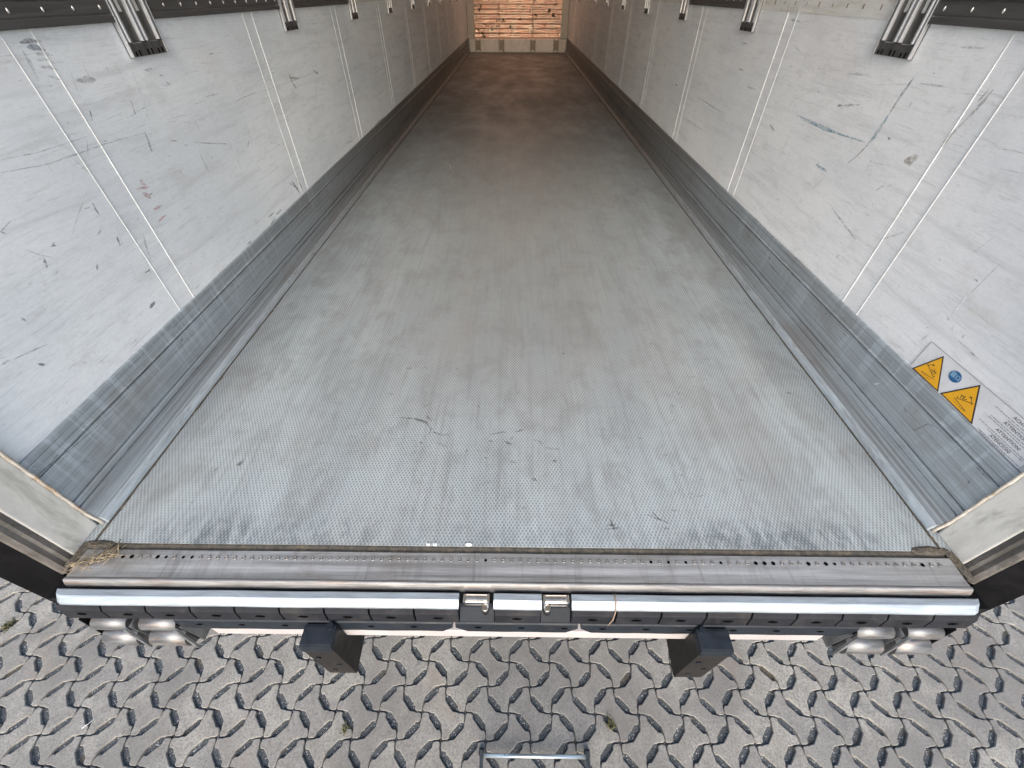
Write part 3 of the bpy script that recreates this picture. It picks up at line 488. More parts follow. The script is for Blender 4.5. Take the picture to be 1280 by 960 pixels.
# --- side walls: panels between joint strips, each joint edged by two raised beads
SEAM = [1.3195 + 1.193 * k for k in range(11)]
for sgn, side in ((-1, 'left'), (1, 'right')):
    wm = 'wall_' + side; prev = 0.47
    def xb(a, b_): return sorted((sgn * a, sgn * b_))
    for k, sy in enumerate(SEAM + [None]):
        y1 = sy - .0445 if sy else YE
        if y1 - prev > .02:
            b1 = MB(); xx = xb(W, W + .05); b1.box(xx[0], xx[1], prev, y1 - .0008, -.02, 2.6); P('wall_panel', b1, wm)
        if sy:
            b1 = MB(); xx = xb(W + .0008, W + .05); b1.box(xx[0], xx[1], y1 + .0008, sy + .0437, -.02, 2.6); P('joint_strip', b1, wm)
            for yy in (sy - .0445, sy + .0445):
                b1 = MB(); r = .0019
                b1.sweep([(sgn * (W + .002), yy - r), (sgn * (W - .0008), yy - r), (sgn * (W - .0016), yy - r * .4), (sgn * (W - .0016), yy + r * .4), (sgn * (W - .0008), yy + r), (sgn * (W + .002), yy + r)], 'z', .27, 2.58)
                P('joint_bead', b1, 'bead_white')
            prev = sy + .0445
    # kick plate, profile from the lip down to the bead on the floor
    K = [(0, .0), (0, .284), (.007, .284), (.0095, .278), (.0085, .236), (.0125, .233), (.0125, .2295), (.0045, .2285), (.0045, .2245), (.0105, .2235), (.0115, .150), (.012, .112), (.0055, .111), (.0055, .107), (.013, .106),
         (.0145, .098), (.0145, .088), (.0105, .087), (.0105, .083), (.0155, .082), (.017, .060), (.021, .042), (.026, .030), (.026, -.01), (0, -.01)]
    b1 = MB(); b1.sweep([(sgn * (W - a + .0003), c) for a, c in K], 'y', .588, YE, n=1); P('kick_plate', b1, 'kick_' + side)
    b1 = MB(); b1.sweep([(sgn * (W - a), c) for a, c in ((.0262, -.01), (.0262, .029), (.030, .030), (.0355, .0245), (.0395, .016), (.042, .006), (.0425, -.01))], 'y', .5885, YE, n=1); P('floor_bead', b1, 'bead_metal')
    b1 = MB(); m_ = 300
    for k in range(m_ + 1):
        yy = .53 + (YE - .53) * k / m_ if k > 60 else .53 + .02 * k
        if k > 60: yy = 1.73 + (YE - 1.73) * (k - 60) / (m_ - 60)
        e_ = .0035 + .0045 * abs(noise.noise(Vector((yy * 7, sgn, 0)))) + .006 * abs(noise.noise(Vector((yy * 31, sgn, 4)))) ** 2
        b1.v += [(sgn * (W - .0415), yy, .0035), (sgn * (W - .0425 - e_), yy, .0004)]
    for k in range(m_): b1.f.append([2 * k, 2 * k + 1, 2 * k + 3, 2 * k + 2]); b1.sm.append(True)
    P('edge_grime', b1, 'grime', kind='stuff')
    # rear door post: cream reveal, caulk line, grimy edge, black outer face
    b1 = MB(); xx = xb(W - .012, W + .006); b1.box(xx[0], xx[1], .489, .580, -.004, 2.6); P('door_reveal', b1, 'cream_post', bevel=.004)
    b1 = MB(); b1.tube([(sgn * (W - .012 - .0007 * math.sin(k * 1.7) - (.014 * max(0, 1 - (k * .02) / .06))), .584 + .0006 * math.sin(k * 2.3), k * .02) for k in range(60)], .0045, 7); P('caulk_bead', b1, 'caulk')
    b1 = MB(); b1.sweep([(sgn * a, c) for a, c in ((1.2305, .4875), (1.2305, .476), (1.236, .470), (1.236, .458), (1.243, .450), (1.251, .447), (1.27, .4875))], 'z', -.03, 2.6); P('edge_trim', b1, 'grimy_steel')
    b1 = MB(); b1.sweep([(sgn * a, c) for a, c in ((1.250, .446), (1.272, .428), (1.300, .402), (1.306, .405), (1.306, .56), (1.292, .56), (1.292, .486), (1.250, .486))], 'z', -.16, 2.68); P('door_post', b1, 'post_black', bevel=.003)
    b1 = MB(); xx = xb(1.2905, 1.30); b1.box(xx[0], xx[1], .562, YE + .1, -.12, 2.68); P('outer_skin', b1, 'skin_white')

# --- roof, front wall
b1 = MB(); b1.face([(-1.289, .45, 2.61), (1.289, .45, 2.61), (1.289, 11.6, 2.61), (-1.289, 11.6, 2.61)]); P('roof', b1, 'roof_skin')
b1 = MB(); b1.face([(-1.289, 11.6, 2.61), (1.289, 11.6, 2.61), (1.289, YE + .1, 2.61), (-1.289, YE + .1, 2.61)]); P('added_fill_panel', b1, 'fill_panel_skin')  # unseen translucent panel, added to throw warm light on the front wall
P('rear_header', MB().box(-1.30, 1.30, .44, .56, 2.612, 2.72), 'skin_white', bevel=.004)
b1 = MB(); b1.box(-1.289, 1.289, YE + .02, YE + .1, -.12, 2.604); P('front_wall', b1, 'skin_white')
FW = P('front_strip', MB().sweep([(YE + .02, 0), (YE - .03, 0.0), (YE - .045, .012), (YE - .045, .255), (YE - .035, .268), (YE + .02, .268)], 'x', -1.2, 1.2), 'front_strip')
for s in (-1, 1):
    x0, x1 = sorted((s * 1.06, s * 1.2385)); b1 = MB(); b1.box(x0, x1, YE - .05, YE + .02, .27, 2.6); P('front_frame', b1, 'front_frame', bevel=.012)
lin = MB(); NX, NZ = 150, 190
for j in range(NZ + 1):
    for i in range(NX + 1):
        X = -1.06 + 2.12 * i / NX; Z = .270 + 2.32 * j / NZ
        d = .0035 * math.cos(2 * math.pi * Z / .088) + .008 * noise.noise(Vector((X * 4, Z * 5, 3))) + .003 * noise.noise(Vector((X * 15, Z * 19, 1)))
        for c in (-.47, .38): d += .006 * math.exp(-((X - c) / .015) ** 2)
        lin.v.append((X, YE - .012 + d, Z))
for j in range(NZ):
    for i in range(NX):
        a = j * (NX + 1) + i; lin.f.append([a, a + 1, a + NX + 2, a + NX + 1]); lin.sm.append(True)
P('front_lining', lin, 'front_lining')
for xc in (-.99, -.40, .385, .965):
    b1 = MB(); b1.box(xc - .065, xc - .035, YE - .075, YE - .0455, .03, .262); b1.box(xc + .035, xc + .065, YE - .075, YE - .0455, .03, .262); b1.box(xc - .034, xc + .034, YE - .055, YE - .0455, .05, .24)
    P('front_bracket', b1, 'front_bracket')

# --- horizontal cargo rail sections and bare bands with rivets
def rail(sgn, y0, y1):
    K = [(0, 1.067), (.011, 1.067), (.013, 1.070), (.013, 1.083), (.0115, 1.085), (.0115, 1.087), (.013, 1.089), (.013, 1.1165), (.010, 1.118), (.010, 1.121), (.014, 1.123), (.014, 1.215), (0, 1.215)]
    b1 = MB(); b1.sweep([(sgn * (W - a), c) for a, c in K], 'y', y0, y1); return P('cargo_rail', b1, 'rail_grey')
RV = MB(); RV.tube([(0, 0, 0), (0, 0, .0015), (0, 0, .0026)], .0042, 8, .6); RVM = RV.mesh('rivet', 'rivet_bright')
def wall_rivet(parent, sgn, y, z, depth):
    o = shared('rivet', RVM, parent, (sgn * (W - depth), y, z)); o.rotation_euler = (0, -sgn * math.pi / 2, 0); o.scale = (1.5, .8, 1)
TR = [1.746 + 1.2 * k for k in range(10)]
for sgn, secs in ((-1, ((.49, 1.655), (1.837, 2.862), (3.042, 4.04))), (1, ((.49, 1.655), (3.035, 4.035)))):
    for y0, y1 in secs:
        rl = rail(sgn, y0, y1); yy = .92
        while yy < y1 - .02:
            if yy > y0 + .02: wall_rivet(rl, sgn, yy, 1.1015, .0125)
            yy += .1
def band(sgn, y0, y1):
    b1 = MB(); x0, x1 = sorted((sgn * W, sgn * (W - .0012))); b1.box(x0, x1, y0, y1, 1.068, 1.21)
    o = P('bare_band', b1, 'bare_band')
    yy = .92
    h = MB(); 
    while yy < y1 - .03:
        if yy > y0 + .03:
            w_ = random.uniform(.002, .0042); hh = random.uniform(.004, .009)
            x0, x1 = sorted((sgn * (W - .0012), sgn * (W - .0022))); h.box(x0, x1, yy - w_, yy + w_, 1.098 - hh, 1.098 + hh)
        yy += .1
    part('screw_holes', h, 'cord', o, kind='stuff')
for k in range(9):
    y0, y1 = TR[k] + .0905, TR[k + 1] - .0905
    if k == 0: band(1, y0, y1)
    if k >= 2: band(1, y0, y1); band(-1, y0, y1)

# --- upright lashing tracks (built once, both walls share the meshes)
def track_meshes():
    m = {}
    b1 = MB()   # back plate with slotted channels; local x = into the trailer, y along the wall
    b1.box(0.0005, .004, -.090, .090, .980, 2.55)
    m['back'] = (b1.mesh('track_plate', 'track_dark', bevel=.001, seg=1))
    b1 = MB()
    for ya, yb in ((-.066, -.014), (.014, .066)):
        z = .984
        while z < 2.5:
            z1 = z + (.103 if z < 1 else .052)
            b1.box(.004, .0085, ya, yb, z, z1)
            z = z1
            if z < 2.5:
                b1.box(.004, .0085, ya, ya + .016, z, z + .05); b1.box(.004, .0085, yb - .016, yb, z, z + .05)
                z += .05
    m['web'] = b1.mesh('channel_web', 'track_dark')
    b1 = MB()
    b1.box(.004, .0052, -.0095, .0095, .002, .048)
    m['slot'] = b1.mesh('slot_inset', 'bare_band')
    def ribm(w_):
        c = MB(); c.sweep([(.0085, -w_), (.0145, -w_ * .85), (.0175, -w_ * .4), (.0175, w_ * .4), (.0145, w_ * .85), (.0085, w_)], 'z', 1.018, 2.54); return c.mesh('track_rib', 'track_rib')
    m['rib'] = ribm(.0075)
    b1 = MB(); b1.box(.0085, .0125, -.088, .088, .981, 1.016)
    m['cap'] = b1.mesh('end_cap', 'track_dark', bevel=.0015, seg=1)
    b1 = MB(); b1.box(.004, .016, -.090, -.0845, .981, 2.54); m['edge'] = b1.mesh('track_edge', 'track_rib', bevel=.001, seg=1)
    b1 = MB()
    for yy in (-.068, -.05, -.008, .012, .045, .066): b1.box(.0125, .0135, yy - .003, yy + .003, .983, .992 + random.uniform(0, .006))
    m['notch'] = b1.mesh('cap_notch', 'hole_dark')
    return m
tm = track_meshes()
for sgn in (-1, 1):
    rz = 0 if sgn < 0 else math.pi
    for k, yc in enumerate(TR):
        at = (sgn * W, yc, 0)
        t = shared('lashing_track', tm['back'], T, at, rz)
        def sub(name, me, dy=0.0, near=True):
            o = link(name, me, t, (0, dy, 0)); return o
        sub('channel_web', tm['web']); sub('end_cap', tm['cap'])
        for dy in (-.040, .040):
            for zz in (1.087, 1.189, 1.291): link('slot_inset', tm['slot'], t, (0, dy, zz))
        sub('cap_notch', tm['notch'])['kind'] = 'stuff'
        for dy in (-.0715, -.0105, .0105, .0715): sub('track_rib', tm['rib'], dy)
        sub('track_edge', tm['edge']); sub('track_edge', tm['edge'], .1745)

# --- sill plate with its row of rivets
b1 = MB(); b1.sweep([(.5065, -.03), (.5065, -.0008), (.5045, .0008), (.470, 0), (.446, -.0012), (.4302, -.0002), (.4302, -.03)], 'x', -1.204, 1.204, n=50, jit=.0012)
sill = P('sill_plate', b1, 'sill_steel')
r1 = MB()
n = 12
def ring(mb, r0, z0, r1_, z1):
    i = len(mb.v)
    for r, z in ((r0, z0), (r1_, z1)):
        for e in range(n): mb.v.append((r * math.cos(2 * math.pi * e / n), r * math.sin(2 * math.pi * e / n), z))
    for e in range(n): mb.f.append([i + e, i + (e + 1) % n, i + n + (e + 1) % n, i + n + e]); mb.sm.append(True)
ring(r1, .0050, 0, .0047, .0014); ring(r1, .0047, .0014, .0030, .0014); ring(r1, .0030, .0014, .0026, .0003)
r1.face([(.0026 * math.cos(2 * math.pi * e / n), .0026 * math.sin(2 * math.pi * e / n), .0003) for e in range(n)])
riv = r1.mesh('rivet', 'rivet_metal')
r2 = MB(); ring(r2, .0052, 0, .0050, .0004); r2.face([(.0050 * math.cos(2 * math.pi * e / n), .0050 * math.sin(2 * math.pi * e / n), .0004) for e in range(n)])
hol = r2.mesh('rivet_hole', 'hole_dark')
r3 = MB(); ring(r3, .0040, 0, .0038, .0004); r3.face([(.0038 * math.cos(2 * math.pi * e / n), .0038 * math.sin(2 * math.pi * e / n), .0004) for e in range(n)])
hol2 = r3.mesh('rivet_hole', 'hole_dark')
nr = 97
for k in range(nr):
    X = -1.134 + (1.164 + 1.134) * k / (nr - 1); s = .0016
    dark = k in (0, 2, 3, 6) or (k > 74 and random.random() < .5)
    small = k in (1, 4, 5, 7) or random.random() < (.30 if k > 60 else .12)
    if dark: shared('rivet_hole', hol, sill, (X, .4855, s))
    elif small:
        shared('rivet_hole', hol2, sill, (X, .4855, s))
        if random.random() < .6: shared('rivet', riv, sill, (X, .4855, s + .0003)).scale = (1.05, 1.05, .6)
    else: shared('rivet', riv, sill, (X, .4855, s))
# rounded lip at the end of the sill
prof = [(.430, -.03), (.4298, -.001), (.4285, .0010), (.4245, .0014), (.4220, .0004), (.4205, -.002), (.4175, -.008), (.4150, -.016), (.4140, -.030)]
P('sill_lip', MB().sweep(prof, 'x', -1.205, 1.205, smooth=False, n=80, jit=.0012), 'lip_steel')
P('rear_beam', MB().box(-1.24, 1.24, .386, .52, -.22, -.031), 'post_black')

# --- rear buffer: galvanised capping, rubber blocks, lower strip
cap = [(.4045, -.030), (.4045, -.012), (.4020, -.0105), (.3880, -.0112), (.3855, -.0125), (.3735, -.0235), (.3712, -.0270), (.3708, -.0320), (.390, -.034)]
def capping(x0, x1, round0=0, round1=0):
    b1 = MB(); xs = [x0 + (x1 - x0) * k / 40 for k in range(41)]
    if round0: xs = [x0, x0 + .004, x0 + .010, x0 + .018, x0 + .03] + xs[2:]
    if round1: xs = xs[:-2] + [x1 - .03, x1 - .018, x1 - .010, x1 - .004, x1]
    m = len(cap)
    for X in xs:
        d = 1.0
        if round0: d = min(d, math.sqrt(max(0, 1 - max(0, 1 - (X - x0) / .022) ** 2)) * .75 + .25)
        if round1: d = min(d, math.sqrt(max(0, 1 - max(0, 1 - (x1 - X) / .022) ** 2)) * .75 + .25)
        w_ = noise.noise(Vector((X * 6, 0, 2))) * .0012
        for p, q in cap: b1.v.append((X, .4045 + (p - .4045) * d + w_, q + w_ * .6))
    for k in range(len(xs) - 1):
        for e in range(m): b1.f.append([k * m + e, k * m + (e + 1) % m, (k + 1) * m + (e + 1) % m, (k + 1) * m + e]); b1.sm.append(False)
    b1.f.append(list(range(m))[::-1]); b1.sm.append(False); b1.f.append([(len(xs) - 1) * m + e for e in range(m)]); b1.sm.append(False)
    P('buffer_capping', b1, 'galvanised')
capping(-1.212, -.1465, 1, 0); capping(-.055, .0705); capping(.149, 1.210, 0, 1)
def block(x0, x1, k):
    bp = [(.386, -.034), (.3715, -.0335), (.3655, -.046), (.3630, -.050), (.3585, -.0955), (.386, -.0955)]
    g = .0024
    o = P('rubber_block', MB().sweep(bp, 'x', x0 + g, x1 - g), 'rubber_black', bevel=.0018)
    xm = (x0 + x1) / 2 + random.uniform(-.004, .004)
    h = MB(); q = random.uniform(-.001, .002)
    h.sweep([(xm - .014, -.069 + q), (xm - .004, -.064 + q), (xm + .013, -.068 + q), (xm + .006, -.076 + q), (xm - .009, -.074 + q)], 'y', .3595, .3640); part('bolt_recess', h, 'hole_dark', o)
xs = [-1.212 + (1.212 - .1465) * k / 9 for k in range(10)]
for k in range(9): block(xs[k], xs[k + 1], k)
block(-.055, .0705, 20)
xs = [.149 + (1.210 - .149) * k / 9 for k in range(10)]
for k in range(9): block(xs[k], xs[k + 1], k)
def lower(x0, x1):
    b1 = MB(); n_ = max(8, int((x1 - x0) / .03)); pr = [(.386, -.0965), (.3600, -.0965), (.3560, -.100), (.3525, -.150), (.386, -.153)]
    m = len(pr)
    for k in range(n_ + 1):
        X = x0 + (x1 - x0) * k / n_; e = min(X - x0, x1 - X); lift = .032 * math.exp(-max(0, e) / .0045)
        for p, q in pr: b1.v.append((X, p, q + (lift if q < -.14 else 0) + .0012 * math.sin(X * 41)))
    for k in range(n_):
        for e in range(m): b1.f.append([k * m + e, k * m + (e + 1) % m, (k + 1) * m + (e + 1) % m, (k + 1) * m + e]); b1.sm.append(False)
    b1.f.append(list(range(m))[::-1]); b1.sm.append(False); b1.f.append([n_ * m + e for e in range(m)]); b1.sm.append(False)
    o = P('lower_strip', b1, 'bumper_black')
    X = x0 + .06
    while X < x1 - .03:
        h = MB(); h.sweep([(X - .009, -.121), (X, -.117), (X + .010, -.120), (X + .002, -.126)], 'y', .3530, .3590); part('bolt_recess', h, 'hole_dark', o); X += .118
lower(-.925, -.168); lower(-.160, .172); lower(.180, .925)
P('recess_back', MB().sweep([(.386, -.032), (.3845, -.055), (.3600, -.092), (.386, -.096)], 'x', -.1462, -.0553), 'bumper_black')
P('recess_back', MB().sweep([(.386, -.032), (.3845, -.055), (.3600, -.092), (.386, -.096)], 'x', .0708, .1487), 'bumper_black')
P('white_beam', MB().sweep([(.385, -.153), (.356, -.1535), (.3545, -.157), (.3535, -.199), (.3545, -.203), (.385, -.203)], 'x', -.85, .86), 'white_paint', bevel=.001)
# hook-shaped door keepers in the two recesses
for s, xc, kx in ((1, -.1005, -.0775), (-1, .1085, .0855)):
    kp = P('door_keeper', MB().sweep([(.4035, -.050), (.4035, -.016), (.399, -.013), (.390, -.014), (.387, -.020), (.393, -.026), (.386, -.033), (.383, -.040), (.388, -.050)], 'x', xc - .028, xc + .028, smooth=False), 'chrome_worn', bevel=.0015)
    part('keeper_arm', MB().box(xc - .0345, xc - .0275, .382, .404, -.047, -.014), 'chrome_worn', kp, bevel=.002)
    part('keeper_arm', MB().box(xc + .0275, xc + .0345, .382, .404, -.047, -.014), 'chrome_worn', kp, bevel=.002)
    part('locking_pin', MB().tube([(kx, .377, -.060), (kx, .377, -.036), (kx, .3772, -.032)], .0105, 12, .85), 'chrome_worn', kp)

# --- hanging dock buffers
for s in (-1, 1):
    x0, x1 = (-.562, -.479) if s < 0 else (.486, .569)
    o = P('dock_buffer', MB().sweep([(.297, -.115), (.302, -.104), (.41, -.104), (.43, -.345), (.418, -.360), (.300, -.376), (.296, -.370)], 'x', x0, x1), 'buffer_black', bevel=.009)
    for k_, (bx, bz) in enumerate(((.25, -.20), (.7, -.27), (.35, -.33))):
        part('bolt_recess', MB().tube([(x0 + (x1 - x0) * bx, .2975, bz), (x0 + (x1 - x0) * bx, .2945, bz - .001)], .007, 9), 'bumper_black', o)
    part('buffer_cap', MB().sweep([(.292, -.128), (.297, -.099), (.352, -.095), (.352, -.128)], 'x', x0 - .002, x1 + .002), 'bumper_black', o, bevel=.008)
    part('fixing_bolt', MB().tube([(x1 - .014 if s < 0 else x0 + .014, .345, -.098), (x1 - .014 if s < 0 else x0 + .014, .345, -.088)], .010, 8), 'bumper_black', o)

# --- lamp guards: two rolled bars above each other in two bays, with straps between
def guard(s):
    g = P('lamp_guard', MB().box(*sorted((s * .925, s * 1.20)), .392, .45, -.275, -.10), 'post_black')
    def arc(zc, yc, r):
        return [(yc + r * math.cos(a) * .8, zc + r * math.sin(a)) for a in [math.radians(d) for d in range(60, 301, 20)]] + [(yc + .02, zc - r), (yc + .02, zc + r)]
    for zc, yc in ((-.165, .372), (-.238, .359)):
        for xa, xb_ in ((1.188, 1.088), (1.052, .948)):
            part('guard_bar', MB().sweep(arc(zc, yc, .0265 if zc > -.2 else .034), 'x', *sorted((s * xa, s * xb_)), smooth=True), 'guard_metal', g)
    for xa in (1.070, .930):
        part('guard_strap', MB().sweep([(.340, -.132), (.346, -.132), (.338, -.262), (.332, -.262)], 'x', *sorted((s * (xa + .004), s * (xa - .004)))), 'strap_metal', g)
        part('guard_strap', MB().sweep([(.349, -.132), (.395, -.130), (.395, -.262), (.352, -.262)], 'x', *sorted((s * (xa - .007), s * (xa - .0095)))), 'strap_metal', g)
    e = MB(); e.sweep([(.35, -.115), (.348, -.235), (.362, -.262), (.40, -.262), (.52, -.16), (.52, -.115)], 'x', *sorted((s * .925, s * .922))); part('guard_end', e, 'post_black', g)
    e = MB(); e.sweep([(.36, -.115), (.352, -.235), (.365, -.262), (.40, -.262), (.52, -.16), (.52, -.115)], 'x', *sorted((s * 1.196, s * 1.20))); part('guard_end', e, 'post_black', g)
guard(-1); guard(1)

# --- running gear under the floor (only glimpsed from the side)
P('subfloor', MB().box(-1.288, 1.288, .53, YE + .1, -.12, -.031), 'chassis')
for s in (-1, 1): P('chassis_rail', MB().box(*sorted((s * .42, s * .56)), .53, 11.5, -.42, -.121), 'chassis')
for yy in (2.6, 3.9, 5.2):
    for s in (-1, 1):
        c = (s * 1.06, yy, G + .51)
        wl = P('wheel', MB().tube([(c[0] - s * .17, yy, c[2]), (c[0] - s * .14, yy, c[2]), (c[0] + s * .14, yy, c[2]), (c[0] + s * .17, yy, c[2])], .505, 28), 'tyre')
        part('rim', MB().tube([(c[0] + s * .172, yy, c[2]), (c[0] + s * .176, yy, c[2])], .27, 24), 'galvanised', wl)
    P('axle', MB().box(-.88, .88, yy - .07, yy + .07, G + .44, G + .58), 'chassis')

# ------------------------------------------------------------------ scuffs, stains and scratches with a shape of their own
def strokes(name, marks, conv, parent):
    by = {}
    for c, hw, pts in marks: by.setdefault(c, []).append((hw * .001, pts))
    for c, lst in by.items():
        mb = MB(); lay = 0
        for hw, pts in lst:
            lay = (lay + 1) % 6; off = .0006 + lay * .00006
            p = [Vector(q) for q in pts]
            if (p[-1] - p[0]).length < .012: d0 = (p[-1] - p[0]).normalized() if (p[-1] - p[0]).length > 1e-5 else Vector((1, 0)); p = [p[0] - d0 * hw * .7, p[-1] + d0 * hw * .7]
            # resample
            Q = []; 
            for a, b_ in zip(p[:-1], p[1:]):
                n_ = max(2, min(14, int((b_ - a).length / .008)))
                Q += [a.lerp(b_, k / n_) for k in range(n_)]
            Q.append(p[-1]); m = len(Q); Lp = []; Rp = []
            for k, q in enumerate(Q):
                d = (Q[min(k + 1, m - 1)] - Q[max(k - 1, 0)]).normalized(); nn = Vector((-d.y, d.x))
                t = k / (m - 1); w_ = hw * (math.sin(math.pi * min(.96, max(.04, t))) ** .6) 
                Lp.append(q + nn * w_ * random.uniform(.5, 1.2)); Rp.append(q - nn * w_ * random.uniform(.5, 1.2))
            for k in range(m - 1): mb.face([conv(Lp[k], off), conv(Lp[k + 1], off), conv(Rp[k + 1], off), conv(Rp[k], off)])
        part(name, mb, 'scuff_' + c, parent, kind='stuff')
def scatter(n, y0, y1, z0, z1, seed, cols='kgggggy'):
    rr = random.Random(seed); o = []
    for _ in range(n):
        y = rr.uniform(y0, y1); z = rr.uniform(z0, z1); L = rr.choice((.006, .012, .02, .03, .05, .09, .16)); a = rr.choice((rr.gauss(0, .12), rr.gauss(0, .25), rr.gauss(1.4, .3)))
        o.append((rr.choice(cols), rr.uniform(.5, 1.6) * (1.5 if L < .03 else .6), [(y, z), (y + L * math.cos(a) * .5, z + L * math.sin(a) * .5 + rr.uniform(-.002, .002)), (y + L * math.cos(a), z + L * math.sin(a))]))
    return o
strokes('scuff_marks', MARKS['L'] + scatter(150, .62, 3, .31, 1.0, 3) + scatter(130, 3, 12, .31, 1.0, 4), lambda q, o: (-(W - o), q.x, q.y), T)
strokes('scuff_marks', MARKS['R'] + scatter(110, .62, 3, .40, 1.0, 5) + scatter(130, 3, 12, .31, 1.0, 6), lambda q, o: (W - o, q.x, q.y), T)
strokes('kick_scratches', MARKS['K'] + scatter(60, .62, 4, .12, .21, 7, 'kg'), lambda q, o: (-(W - .0125 - o), q.x, q.y), T)
strokes('kick_scratches', MARKS['KR'] + scatter(60, .62, 4, .12, .21, 8, 'kg'), lambda q, o: (W - .0125 - o, q.x, q.y), T)
strokes('floor_stains', [m for m in MARKS['F'] if m[0] != 's'], lambda q, o: (q.x, q.y, o), T)

# ------------------------------------------------------------------ safety label on the right wall (u = y, v = z)
xl = W - .0022
def onwall(pts, x, mb): mb.face([(x, a, c) for a, c in pts])
def plate(pts, x0, th=.0004):
    mb = MB(); mb.sweep([(p[0], p[1]) for p in pts], 'x', x0, x0 - th); return mb
lab = P('warning_label', plate([(.992, .2845), (.990, .383), (.600, .385), (.600, .2855)], W - .0012), 'label_white')
bd = MB()
def line(mb, a, b_, w_, x):
    a = Vector(a); b_ = Vector(b_); d = (b_ - a).normalized(); n_ = Vector((-d.y, d.x)) * w_
    mb.face([(x, *(a + n_)), (x, *(b_ + n_)), (x, *(b_ - n_)), (x, *(a - n_))])
X1 = W - .0022
for a, c in (((.990, .286), (.9885, .3815)), ((.9885, .3815), (.602, .3835)), ((.602, .3835), (.602, .287))): line(bd, a, c, .0006, X1)
part('label_border', bd, 'print_grey', lab)
def tri(v, inset):
    c = Vector((sum(p[0] for p in v) / 3, sum(p[1] for p in v) / 3)); return [c + (Vector(p) - c) * inset for p in v]
for v, dr in (([(.9785, .2855), (.932, .3735), (.871, .2870)], 1), ([(.865, .2885), (.806, .3785), (.746, .2870)], -1)):
    s1 = part('warning_triangle', plate(tri(v, 1.0), X1), 'print_black', lab)
    part('yellow_field', plate(tri(v, .885), X1 - .0005), 'sign_yellow', s1)
    c = Vector((sum(p[0] for p in v) / 3, sum(p[1] for p in v) / 3)); pc = MB(); x = X1 - .0011
    def q(a, b_): return (c.x + a * dr, c.y + b_)
    line(pc, q(.024, .012), q(-.016, -.006), .0009, x)        # tilting ramp
    line(pc, q(-.022, -.010), q(.024, -.017), .0008, x)       # ground
    line(pc, q(-.016, -.006), q(-.018, .000), .0009, x); line(pc, q(-.004, .002), q(-.006, .011), .0012, x)
    line(pc, q(-.012, .008), q(-.002, .012), .0010, x); line(pc, q(-.010, .000), q(-.014, .010), .0010, x); line(pc, q(-.002, .004), q(.004, .009), .0009, x)
    arc = [(.030 * math.cos(t) - .004, .030 * math.sin(t) - .008) for t in [math.radians(k) for k in range(28, 72, 8)]]
    for a, b_ in zip(arc[:-1], arc[1:]): line(pc, q(*a), q(*b_), .0007, x)
    a = arc[-1]; line(pc, q(a[0] - .003, a[1]), q(a[0] + .004, a[1] + .0015), .0016, x)
    for k in range(5): line(pc, q(-.014 + k * .008, -.0185), q(-.010 + k * .008, -.0190), .0007, x)
    part('pictogram', pc, 'print_black', s1)
cc = Vector((.868, .351)); circ = [(cc.x + .0185 * math.cos(math.radians(t)), cc.y + .0160 * math.sin(math.radians(t))) for t in range(0, 360, 15)]
bl = part('blue_disc', plate(circ, X1), 'sign_blue', lab)
pc = MB(); x = X1 - .0006
for y0, y1, z0, z1 in ((.882, .869, .345, .362), (.866, .853, .346, .360)):
    line(pc, (y0, (z0 + z1) / 2), (y1, (z0 + z1) / 2), (z1 - z0) / 2 * .9, x)
part('open_book_symbol', pc, 'sign_blue_light', bl)
pc = MB()
for k in range(4): line(pc, (.880, .348 + k * .0036), (.871, .348 + k * .0036), .0005, x - .0003)
for k in range(4): line(pc, (.864, .348 + k * .0030), (.855, .348 + k * .0030), .0005, x - .0003)
line(pc, (.862, .3535), (.856, .3535), .0032, x - .0005)
part('book_lines', pc, 'sign_blue', bl)
# lettering
def text(s, y, z, h, name='lettering', mat='print_black'):
    cu = bpy.data.curves.new(name, 'FONT'); cu.body = s; cu.size = h * 1.38; cu.extrude = 0; cu.resolution_u = 2
    o = bpy.data.objects.new(name, cu); COL.objects.link(o); bpy.context.view_layer.update()
    dg = bpy.context.evaluated_depsgraph_get(); me = bpy.data.meshes.new_from_object(o.evaluated_get(dg)); bpy.data.objects.remove(o)
    rx = X1 - .0006; mm = Matrix(((0, 0, -1, rx), (-1, 0, 0, y), (0, 1, 0, z), (0, 0, 0, 1)))
    base = wloc(lab); mm.translation = Vector((rx, y, z)) - base
    me.transform(mm); me.materials.clear(); me.materials.append(MT[mat]); link(name, me, lab)
text('ACHTUNG!', .697, .3680, .0085); text('ATTENTION!', .702, .3440, .0085); text('ATTENTION!', .701, .3185, .0085); text('ATENCION!', .699, .2965, .0080)
rows = MB(); rr = random.Random(4)
for zb, ya, yb in ((.3625, .742, .606), (.3565, .700, .612), (.3385, .733, .606), (.3325, .735, .62), (.3120, .745, .606), (.3065, .715, .612), (.2910, .728, .606), (.2875, .722, .64)):
    y = ya
    while y > yb:
        w_ = rr.uniform(.004, .012); line(rows, (y, zb), (max(yb, y - w_), zb), .0007, X1 - .0005); y -= w_ + .0018
part('fine_print', rows, 'print_grey', lab, kind='stuff')

